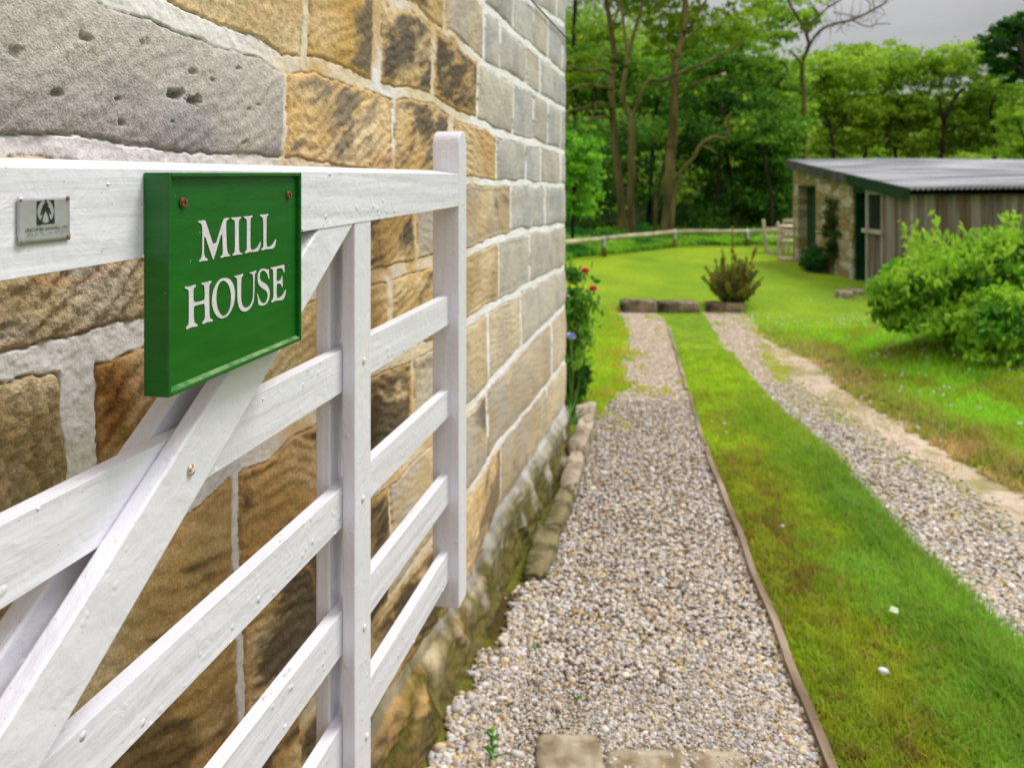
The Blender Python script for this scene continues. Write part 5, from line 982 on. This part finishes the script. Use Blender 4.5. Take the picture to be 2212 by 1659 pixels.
for (x, y, Yd) in [(2000, 528, 7.9), (2015, 540, 7.9), (2035, 532, 7.8), (2052, 545, 7.7), (2070, 552, 7.7), (1990, 545, 7.9), (2100, 600, 7.0), (2120, 615, 6.9), (2160, 560, 6.9), (2190, 640, 6.5), (2075, 620, 7.1), (2140, 580, 6.9), (2205, 655, 6.4), (2030, 560, 7.6)]:
    c_ = np.array(at(x, y, Yd)); m_ = 14; V = [c_ + [0, 0, -.10], c_ + [.004, 0, -.10]]; V += [c_ + [0, 0, -.012]] + [c_ + np.array([math.cos(2 * math.pi * k / m_), math.sin(2 * math.pi * k / m_), 0]) * (.052 if k % 2 else .030) + [0, 0, rs.uniform(-.004, .008)] for k in range(m_)]
    Fq = [(2, 3 + k, 3 + (k + 1) % m_) for k in range(m_)] + [(0, 1, 2)]; me = me_np('flower_head', np.array(V), np.array(Fq), np.tile([[.60, .68, .42]], (len(V), 1)))
    rel(obj('flower_head', me, M_leaf, bush), bush)

rose = plant('rose_bush', 'dark leafy rose bush with two red blooms at the house corner', 'rose bush', (.46, 6.35, gz(.46, 6.35)), (.19, .22, .50), 60, 2300, .045, (.28, .56, .05), (.03, .14, .015), 320, off=(-.05, 0, .60), cr=.2, flat=.6)
obj('lower_foliage', crown_mesh('lower_foliage', (.02, -.1, .16), (.14, .2, .17), 20, 1300, .03, (.07, .22, .02), (.025, .10, .01), 321, cr=.22, flat=.3, elong=2.4), M_leaf, rose)
M_red = noise_mat('red_rose_petal', (.70, .012, .06), (.90, .05, .16), 40, 4, .6, .2); M_iris = noise_mat('lilac_petal', (.40, .36, .80), (.58, .55, .92), 40, 4, .6, .2); M_bud = noise_mat('white_bud', (.6, .62, .5), (.75, .75, .65), 40)
def bloom(name, mat, loc, r, parent, n=14):
    rs = np.random.default_rng(int(r * 1e5)); mb = MB()
    for k in range(n):
        a = k * 2.4; q = r * (.15 + .75 * k / n); c_ = Vector((math.cos(a) * q * .55, math.sin(a) * q * .55, r * .35 * (1 - k / n)))
        t = Vector((math.cos(a), math.sin(a), 0)); u_ = Vector((-math.sin(a), math.cos(a), 0)); V = []; 
        for i_ in range(4):
            for j_ in range(5):
                v_ = (j_ / 4 - .5) * 2; w_ = i_ / 3; V.append(c_ + u_ * v_ * r * .55 * math.sin(.5 + w_ * 2.2) + t * (w_ * r * .45 - abs(v_) * r * .15) + Vector((0, 0, (w_ * .75 - .2) * r * (1 - .35 * k / n))))
        mb.add((V, [(i_ * 5 + j_, i_ * 5 + j_ + 1, (i_ + 1) * 5 + j_ + 1, (i_ + 1) * 5 + j_) for i_ in range(3) for j_ in range(4)]))
    o = mb.build(name, mat, parent, True); o.location = Vector(loc) - (parent.location if parent else Vector()); return o
M_stemg = noise_mat('green_stem', (.07, .16, .02), (.14, .26, .03), 20)
b1, b2 = at(1264, 588, 6.3), at(1281, 627, 6.2); bloom('bloom', M_red, b1, .040, rose); bloom('bloom', M_red, b2, .042, rose); bloom('bloom', M_bud, at(1228, 641, 6.1), .018, rose, 8)
mb = MB()
for b_ in (b1, b2): mb.tube([(b_[0] - .06, b_[1], b_[2] - .22), (b_[0] - .01, b_[1], b_[2] - .08), (b_[0], b_[1], b_[2] - .004)], .0035, 6)
rel(mb.build('flower_stalk', M_stemg, rose, True), rose)
def blade_mesh(mb, base, tip, w, bend=.2, n=6):
    a, b_ = Vector(base), Vector(tip); d_ = b_ - a; sd_ = d_.cross(Vector((0, 1, .2))).normalized(); V = []
    for i_ in range(n + 1):
        t = i_ / n; p_ = a + d_ * t + Vector((0, 0, math.sin(t * math.pi) * bend * d_.length * .5)); ww = w * (1 - t ** 2.2) + .0005; V += [p_ - sd_ * ww, p_ + Vector((0, .15 * ww, 0)), p_ + sd_ * ww]
    mb.add((V, [(3 * i_ + k, 3 * i_ + k + 1, 3 * i_ + k + 4, 3 * i_ + k + 3) for i_ in range(n) for k in (0, 1)]))
ib = at(1236, 850, 5.6); iris = empty('iris', (ib[0], 5.6, gz(ib[0], 5.6)), 'pale lilac iris on a tall stem close to the wall corner', 'flower')
it = at(1233, 731, 5.6); bloom('bloom', M_iris, it, .045, iris, 9); mb = MB(); mb.tube([(ib[0], 5.6, iris.location.z - .02), (ib[0] + .005, 5.6, .2), (it[0], 5.6, it[2])], .005, 6)
for dx_, h_ in ((-.05, .30), (.06, .34), (-.02, .42), (.03, .26)): blade_mesh(mb, (ib[0], 5.6, iris.location.z), (ib[0] + dx_, 5.6 + dx_, iris.location.z + h_), .010, .05)
rel(mb.build('stem', M_stemg, iris, True), iris)
lb = (.355, 5.32, -.10); cl = empty('strap_leaf_plant', lb, 'tuft of broad bright green strap leaves by the kerb stones', 'plant'); mb = MB()
for dx_, dy_, h_, w_ in ((.10, -.05, .13, .010), (.13, -.02, .10, .011), (.07, .0, .19, .008), (.04, .05, .16, .008), (.11, .04, .05, .009), (-.03, .03, .15, .008)): blade_mesh(mb, lb, (lb[0] + dx_, lb[1] + dy_, lb[2] + h_), w_, .25)
rel(mb.build('leaf', noise_mat('strap_leaf', (.10, .38, .04), (.22, .56, .14), 12), cl, True), cl)

# spiky conifer-like bush behind the stone row
cb = (at(1582, 650, 12.1)[0], 12.1, gz(3.29, 12.1)); con = empty('conifer_bush', cb, 'spiky brown and green young conifer behind the kerb stones', 'bush')
Vs, Qs, Cs = [], [], []; o_ = 0; rs = np.random.default_rng(88); mbs = MB()
for k in range(74):
    a = rs.uniform(0, 2 * np.pi); lean = rs.uniform(.05, 1.15) if k > 3 else [.02, .10, .35, .2][k]; ln = (rs.uniform(.36, .72) if k > 3 else [1.12, .80, .92, .72][k]) * (1 - .25 * lean * .5)
    if k == 2: a = 0.1
    if k == 1: a = 3.0
    base = np.array([math.cos(a) * .07, math.sin(a) * .07, .04]); d_ = np.array([math.cos(a) * math.sin(lean), math.sin(a) * math.sin(lean), math.cos(lean)])
    nn_ = 120 if k > 3 else 150; t = rs.random(nn_); pts = base + d_ * (t * ln)[:, None] + rs.normal(size=(nn_, 3)) * (.035 * (1.15 - t))[:, None]
    c_ = lerp(np.array([.025, .055, .012]), np.array([.38, .27, .05]), np.clip(t[:, None] * 1.0 + rs.normal(0, .25, (nn_, 1)), 0, 1)); c_ = np.where(rs.random((nn_, 1)) < .35, np.array([.10, .20, .03]), c_)
    V, Q, Cc = leaves(pts, .028, c_, rs, .1, 2.6); Vs.append(V); Qs.append(Q + o_); Cs.append(Cc); o_ += len(V)
    mbs.tube([base, base + d_ * ln], [.005, .002], 5)
obj('foliage', me_np('foliage', np.concatenate(Vs), np.concatenate(Qs), np.concatenate(Cs)), M_leaf, con); mbs.build('stem', M_bark, con, True)

# ------------------------------------------------------------------ kerb stones, slabs, edging
for k, (x0, x1, yt, yb, lab) in enumerate(((1343, 1417, 650, 684, 'leftmost of the three long stones closing the track'), (1423, 1510, 653, 678, 'middle long stone closing the track'), (1527, 1608, 655, 679, 'rightmost long stone closing the track, under the conifer'))):
    Yd = 11.85; a = at(x0, yt, Yd); b_ = at(x1, yb, Yd); sx = (b_[0] - a[0]) / 2; sz = (a[2] - b_[2]) / 2 + .02
    o = obj('kerb_stone', rockmesh('kerb_stone', sx, .13, sz, 80 + k, .14, .85), M_dkstone); o.location = ((a[0] + b_[0]) / 2, Yd + .1, (a[2] + b_[2]) / 2 - .02); tag(o, lab, 'stone', 'stones across the end of the track')
ks = [(1246, 870, 5.75, .10, .14, .06, 'grey brown kerb stone furthest along the wall, behind the strap leaves'), (1268, 880, 5.55, .055, .20, .10, 'upright pale kerb stone standing tallest beside the gravel'),
      (1256, 935, 5.0, .060, .24, .11, 'long tan kerb stone next to the house corner'), (1232, 985, 4.72, .045, .10, .05, 'small pale stone tucked between wall corner and kerb'),
      (1238, 1015, 4.45, .050, .22, .075, 'smooth brown kerb stone just in front of the corner'), (1212, 1090, 3.96, .052, .22, .050, 'green tinged kerb stone midway along the wall foot'),
      (1172, 1182, 3.48, .060, .21, .038, 'broad mossy kerb stone nearest the camera')]
for k, (x, y, Yd, sx, sy, sz, lab) in enumerate(ks):
    X = (x - CX) / F * Yd; o = obj('kerb_stone', rockmesh('kerb_stone', sx * .85, sy * 1.1, sz * .78, 90 + k, .34, .78), M_moss if k > 4 else M_stone); o.location = (X, Yd, gz(X, Yd) + sz * .45); o.rotation_euler = (.02, R.uniform(-.06, .12), -.22 + R.uniform(-.05, .05)); tag(o, lab, 'stone', 'kerb stones along the foot of the wall')
for k, (x0, x1, yt, lab) in enumerate(((1156, 1290, 1603, 'leftmost tan paving stone across the near end of the gravel'), (1300, 1478, 1632, 'middle paving stone across the near end of the gravel'), (1484, 1600, 1634, 'rightmost paving stone partly covered by gravel'))):
    Yt = CAMZ / ((yt - HY) / F - .03); X0, X1 = (x0 - CX) / F * Yt, (x1 - CX) / F * Yt; o = obj('paving_stone', rockmesh('paving_stone', (X1 - X0) / 2, .085, .045, 120 + k, .10, .86), M_slab); o.location = ((X0 + X1) / 2, Yt - .085, gz((X0 + X1) / 2, Yt - .08) - (.022, .032, .034)[k]); tag(o, lab, 'paving stone', 'paving stones across the track')
# timber edging along the grass strip
def edging(ya, yb, off, label, rise=.03, w=.026):
    Y_ = np.arange(ya, yb, .12); V = []; 
    for y in Y_:
        x = float(X_board(y)) + off + .004 * math.sin(y * 9); g = -.03 * y; V += [(x - w / 2, y, g - .05), (x + w / 2, y, g - .05), (x + w / 2, y, g + rise + R.uniform(-.002, .002)), (x - w / 2, y, g + rise + R.uniform(-.002, .002))]
    f = [(4 * i_ + k, 4 * i_ + (k + 1) % 4, 4 * i_ + 4 + (k + 1) % 4, 4 * i_ + 4 + k) for i_ in range(len(Y_) - 1) for k in range(4)] + [(3, 2, 1, 0), tuple(4 * (len(Y_) - 1) + k for k in range(4))]
    o = obj('timber_edging', me_py('timber_edging', V, f), M_wood); tag(o, label, 'edging board', 'timber edging boards along the grass strip'); return o
edging(1.2, 5.05, 0, 'long weathered edging board along the near part of the grass strip'); edging(5.12, 6.6, .005, 'middle edging board of the grass strip, half sunk beside the grassy gravel', .018, .024); edging(6.7, 10.2, .0, 'far edging board of the grass strip toward the three stones', .022, .026)

# ------------------------------------------------------------------ pebbles
def pebbles(name, n, sampler, s0_, s1_, seed, label, lift=.2):
    rs = np.random.default_rng(seed); X, Yp = sampler(rs, n); ok = ((zone(X, Yp) == 1) | ((X > 1.5) & (X < X_grE(Yp) + .24 * rs.random(len(X)) ** 2) & (X > X_grR(Yp)))) if name == 'gravel' else np.ones(len(X), bool); ok &= (name != 'gravel') | (X > 1.5) | (seed == 403) | (rs.random(len(X)) < sstep(2.15, 2.95, Yp + (fbm(X * 4, Yp * 4, 411, 3) - .5) * 1.1 + .5 * (X < 0) + .45 * sstep(.55, .8, X)) * .86 + .14); X, Yp = X[ok], Yp[ok]; n = len(X)
    bm = bmesh.new(); bmesh.ops.create_icosphere(bm, subdivisions=1, radius=1); B = np.array([v.co[:] for v in bm.verts]); Fb = np.array([[v.index for v in f.verts] for f in bm.faces]); bm.free()
    s = (s0_ + (s1_ - s0_) * rs.random(n) ** 1.5) * np.where(rs.random(n) < .07, 1.55, 1); sc = np.stack([s, s * rs.uniform(.6, .95, n), s * rs.uniform(.35, .7, n)], 1)
    V = B[None] * (1 + rs.uniform(-.26, .26, (n, 12, 1))) * sc[:, None]; a = rs.random(n) * 2 * np.pi; tx = rs.normal(0, .35, n)
    y_ = V[..., 1] * np.cos(tx)[:, None] - V[..., 2] * np.sin(tx)[:, None]; z_ = V[..., 1] * np.sin(tx)[:, None] + V[..., 2] * np.cos(tx)[:, None]; x_ = V[..., 0]
    X2 = x_ * np.cos(a)[:, None] - y_ * np.sin(a)[:, None]; Y2 = x_ * np.sin(a)[:, None] + y_ * np.cos(a)[:, None]
    zz = ground(X, Yp) + sc[:, 2] * lift + rs.uniform(0, .006, n); V = np.stack([X2 + X[:, None], Y2 + Yp[:, None], z_ + zz[:, None]], -1)
    pal = np.array([[.60, .55, .50], [.46, .44, .45], [.54, .42, .25], [.42, .29, .14], [.66, .61, .55], [.30, .24, .18], [.50, .44, .36], [.60, .48, .33], [.15, .13, .12], [.50, .46, .45], [.42, .24, .12]])
    pr = np.array([.18, .13, .12, .07, .13, .07, .12, .09, .03, .05, .01]); ci = rs.choice(len(pal), n, p=pr / pr.sum()); col = pal[ci] * rs.uniform(.78, 1.14, (n, 1)) * np.array([.97, .965, .965])
    Fc = (Fb[None] + (np.arange(n) * 12)[:, None, None]).reshape(-1, 3); return tag(obj(name, me_np(name, V.reshape(-1, 3), Fc, np.repeat(col, 12, 0), True), M_pebble), label, 'gravel', kind='stuff')
def samp_left(rs, n): Y_ = 1 / rs.uniform(1 / 6.4, 1 / 1.95, int(n)) ; X_ = X_left(Y_) - .03 + rs.random(int(n)) * (X_board(Y_) - X_left(Y_) + .03); return X_, Y_
def samp_right(rs, n): Y_ = 1 / rs.uniform(1 / 7.0, 1 / 2.35, int(n)); X_ = X_grR(Y_) + rs.random(int(n)) * (X_grE(Y_) + .24 - X_grR(Y_)); return X_, Y_
pebbles('gravel', 31000, samp_left, .0055, .0125, 401, 'loose beige and grey pebbles filling the track beside the wall')
pebbles('gravel', 20000, samp_right, .007, .0145, 402, 'loose mixed pebbles filling the right hand track')
def samp_foot(rs, n): Y_ = 1 / rs.uniform(1 / 3.3, 1 / 1.95, n); X_ = X_left(Y_) + np.abs(rs.normal(0, .09, n)) - .03; return X_, Y_
pebbles('gravel', 1500, samp_foot, .008, .0155, 403, 'larger pale pebbles heaped along the foot of the wall', .5)

def samp_fine(rs, n): Y_ = 1 / rs.uniform(1 / 2.75, 1 / 1.95, n); X_ = rs.uniform(-.12, .82, n); k_ = rs.random(n) < sstep(2.9, 2.3, Y_ + (fbm(X_ * 5, Y_ * 5, 410, 3) - .5) * .7); return X_[k_], Y_[k_]
pebbles('fine_gravel', 46000, samp_fine, .0018, .0060, 404, 'fine trodden grit between the pebbles near the paving stones', 1.7)

# ------------------------------------------------------------------ grass
BB = np.array([2.35, 2.25, 1.8])
def blades(name, X, Yg, h, wd, label, seed, lean=1.15):
    rs = np.random.default_rng(seed); n = len(X); base = np.stack([X, Yg, ground(X, Yg) - .003], 1); a = rs.random(n) * 2 * np.pi; b_ = rs.random(n) * 2 * np.pi
    h = h * rs.uniform(.5, 1.3, n); l_ = h * lean * rs.random(n); w_ = wd * rs.uniform(.7, 1.3, n)
    sdv = np.stack([np.cos(a) * w_, np.sin(a) * w_, 0 * a], 1); dv = np.stack([np.cos(b_) * l_, np.sin(b_) * l_, 0 * a], 1); up = np.array([0, 0, 1.0])
    mid = base + dv * .35 + up * (h * .6)[:, None]; tip = base + dv + up * h[:, None]
    V = np.stack([base - sdv, base + sdv, mid + sdv * .7, mid - sdv * .7, tip - sdv * .12, tip + sdv * .12], 1).reshape(-1, 3); k = (np.arange(n) * 6)[:, None]
    Q = np.stack([k + [0, 1, 2, 3], k + [3, 2, 5, 4]], 1).reshape(-1, 4); c = grass_col(X, Yg) * BB * rs.uniform(.75, 1.25, (n, 1)); dry = rs.random(n) < .06; c[dry] = np.array([.50, .42, .16])
    cc = np.repeat(c, 6, 0).reshape(n, 6, 3); return tag(obj(name, me_np(name, V, Q, cc.reshape(-1, 3)), M_blade), label, 'grass', kind='stuff')
rs = np.random.default_rng(500); n = 95000; Yg = 1 / rs.uniform(1 / 8.5, 1 / 2.0, n); X = X_board(Yg) + .01 + rs.random(n) * (X_grR(Yg) - X_board(Yg) + .05) - .008 * rs.random(n); q = (X - X_board(Yg)) / (X_grR(Yg) - X_board(Yg))
keep = rs.random(n) < .45 + .55 * fbm(X * 6, Yg * 6, 501, 3) + .3 * q; keep &= ~((grass_col(X, Yg)[:, 1] < .10) & (grass_col(X, Yg)[:, 0] > .08) & (rs.random(n) < .7)); X, Yg, q = X[keep], Yg[keep], q[keep]
blades('grass', X, Yg, .020 + .040 * sstep(.6, 1.0, q) * (1 - sstep(5, 8, Yg)) + .012 * rs.random(len(X)), .0016 + .0004 * Yg, 'short grass growing on the strip between the two gravel tracks', 1)
n = 70000; Yg = 1 / rs.uniform(1 / 10.5, 1 / 3.4, n); X = X_dirt(Yg) - .05 + rs.random(n) ** 1.2 * 3.0; keep = (zone(X, Yg) == 0); X, Yg = X[keep], Yg[keep]
blades('grass', X, Yg, .04 + .02 * rs.random(len(X)), .0022 + .0004 * Yg, 'rough grass on the bank right of the dirt path', 2)
n = 26000; Yg = 1 / rs.uniform(1 / 11.8, 1 / 5.3, n); X = rs.uniform(-.6, .5, n) + X_left(Yg); keep = (zone(X, Yg) == 0) & (X > .33 + (Yg - 5.1) * .1); X, Yg = X[keep], Yg[keep]
blades('grass', X, Yg, .03 + .02 * rs.random(len(X)), .0045 + 0 * Yg, 'grass at the left margin of the gravel track', 3)
n = 9000; Yg = rs.uniform(2.3, 9, n); X = X_grE(Yg) + rs.uniform(-.15, .75, n); keep = (zone(X, Yg) == 0) | (fbm(X * 5, Yg * 5, 620, 4) > .54); blades('grass', X[keep], Yg[keep], np.full(keep.sum(), .022), .003 + 0 * Yg[keep], 'thin grass spreading over the dirt path', 4)
# daisies
n = 420; Yd = rs.uniform(6.0, 12.5, n); X = rs.uniform(-.2, 1, n) ** 1 * 2.6 + X_dirt(np.minimum(Yd, 11)) + .1; cl_ = fbm(X * 1.5, Yd * 1.2, 601, 3) > .50; X, Yd = X[cl_], Yd[cl_]
X = np.concatenate([X, rs.uniform(1.25, 1.5, 3), rs.uniform(2.6, 3.8, 24)]); Yd = np.concatenate([Yd, rs.uniform(5, 8, 3), rs.uniform(4.2, 6.2, 24)])
P = np.stack([X, Yd, ground(X, Yd) + .055], 1); V, Q, Cc = leaves(np.repeat(P, 4, 0) + rs.normal(0, .004, (len(P) * 4, 3)), .020, np.tile([[.75, .78, .72]], (len(P) * 4, 1)), rs, .95, 1.0)
tag(obj('daisies', me_np('daisies', V, Q, Cc), M_leaf), 'small white daisies scattered over the grass bank', 'daisies', kind='stuff')
# odds and ends on the grass strip and gravel
def gp(x, y): Y_ = CAMZ / ((y - HY) / F - .03); return ((x - CX) / F * Y_, Y_)
M_pale = noise_mat('pale_stone', (.50, .49, .50), (.68, .67, .68), 30, bump=.3, bscale=200, dist=.001)
for k, (x, y, s_, lab) in enumerate(((1908, 1487, .014, 'rounded whitish stone on the brown part of the grass strip'), (1745, 915, .012, 'white pebble far along the grass strip'), (1565, 930, .010, 'tiny white pebble near the far edging board'), (1690, 1160, .008, 'small pale chip on the grass strip'))):
    X_, Y_ = gp(x, y); o = obj('white_stone', rockmesh('white_stone', s_, s_ * .8, s_ * .6, 140 + k, .2, .3), M_pale); o.location = (X_, Y_, gz(X_, Y_) + s_ * .5 + .015); tag(o, lab, 'stone')
X_, Y_ = gp(1930, 1366); mb = MB(); mb.add(([(-.022, 0, 0), (-.008, -.012, .004), (.012, -.012, .002), (.024, .004, .006), (.012, .014, .004), (-.008, .012, .007), (-.022, 0, -.001), (-.008, -.012, .003), (.012, -.012, .001), (.024, .004, .005), (.012, .014, .003), (-.008, .012, .006)], [(0, 1, 2, 3, 4, 5), (11, 10, 9, 8, 7, 6)]))
o = mb.build('fallen_leaf', noise_mat('pale_leaf', (.42, .52, .30), (.58, .66, .45), 30)); o.location = (X_, Y_, gz(X_, Y_) + .045); o.rotation_euler = (.5, .2, .4); tag(o, 'pale green fallen leaf lying on the grass strip', 'leaf')
X_, Y_ = gp(1063, 1648); wd_ = empty('weed', (X_, Y_, gz(X_, Y_)), 'small bright green weed sprouting from the gravel by the wall', 'weed'); mb = MB(); mb.tube([(0, 0, -.01), (.002, 0, .03), (0, 0, .085)], [.0018, .0015, .001], 6)
for k in range(13):
    a = k * 2.4; z_ = .008 + k * .0062; l_ = .034 - k * .0012; blade_mesh(mb, (0, 0, z_), (math.cos(a) * l_, math.sin(a) * l_, z_ + .012), .0042, .3, 4)
mb.build('leaf', noise_mat('weed_leaf', (.06, .30, .02), (.13, .45, .04), 30), wd_, True)
for k, (x, y, lab) in enumerate(((1155, 1408, 'tiny green sprout in the middle of the gravel'), (1245, 1520, 'tiny two-leaved seedling in the gravel near the paving'))):
    X_, Y_ = gp(x, y); w2 = empty('seedling', (X_, Y_, gz(X_, Y_) + .008), lab, 'weed'); mb = MB()
    for q in range(5): a = q * 1.26; blade_mesh(mb, (0, 0, 0), (math.cos(a) * .014, math.sin(a) * .014, .010), .003, .3, 3)
    mb.build('leaf', bpy.data.materials['weed_leaf'], w2, True)
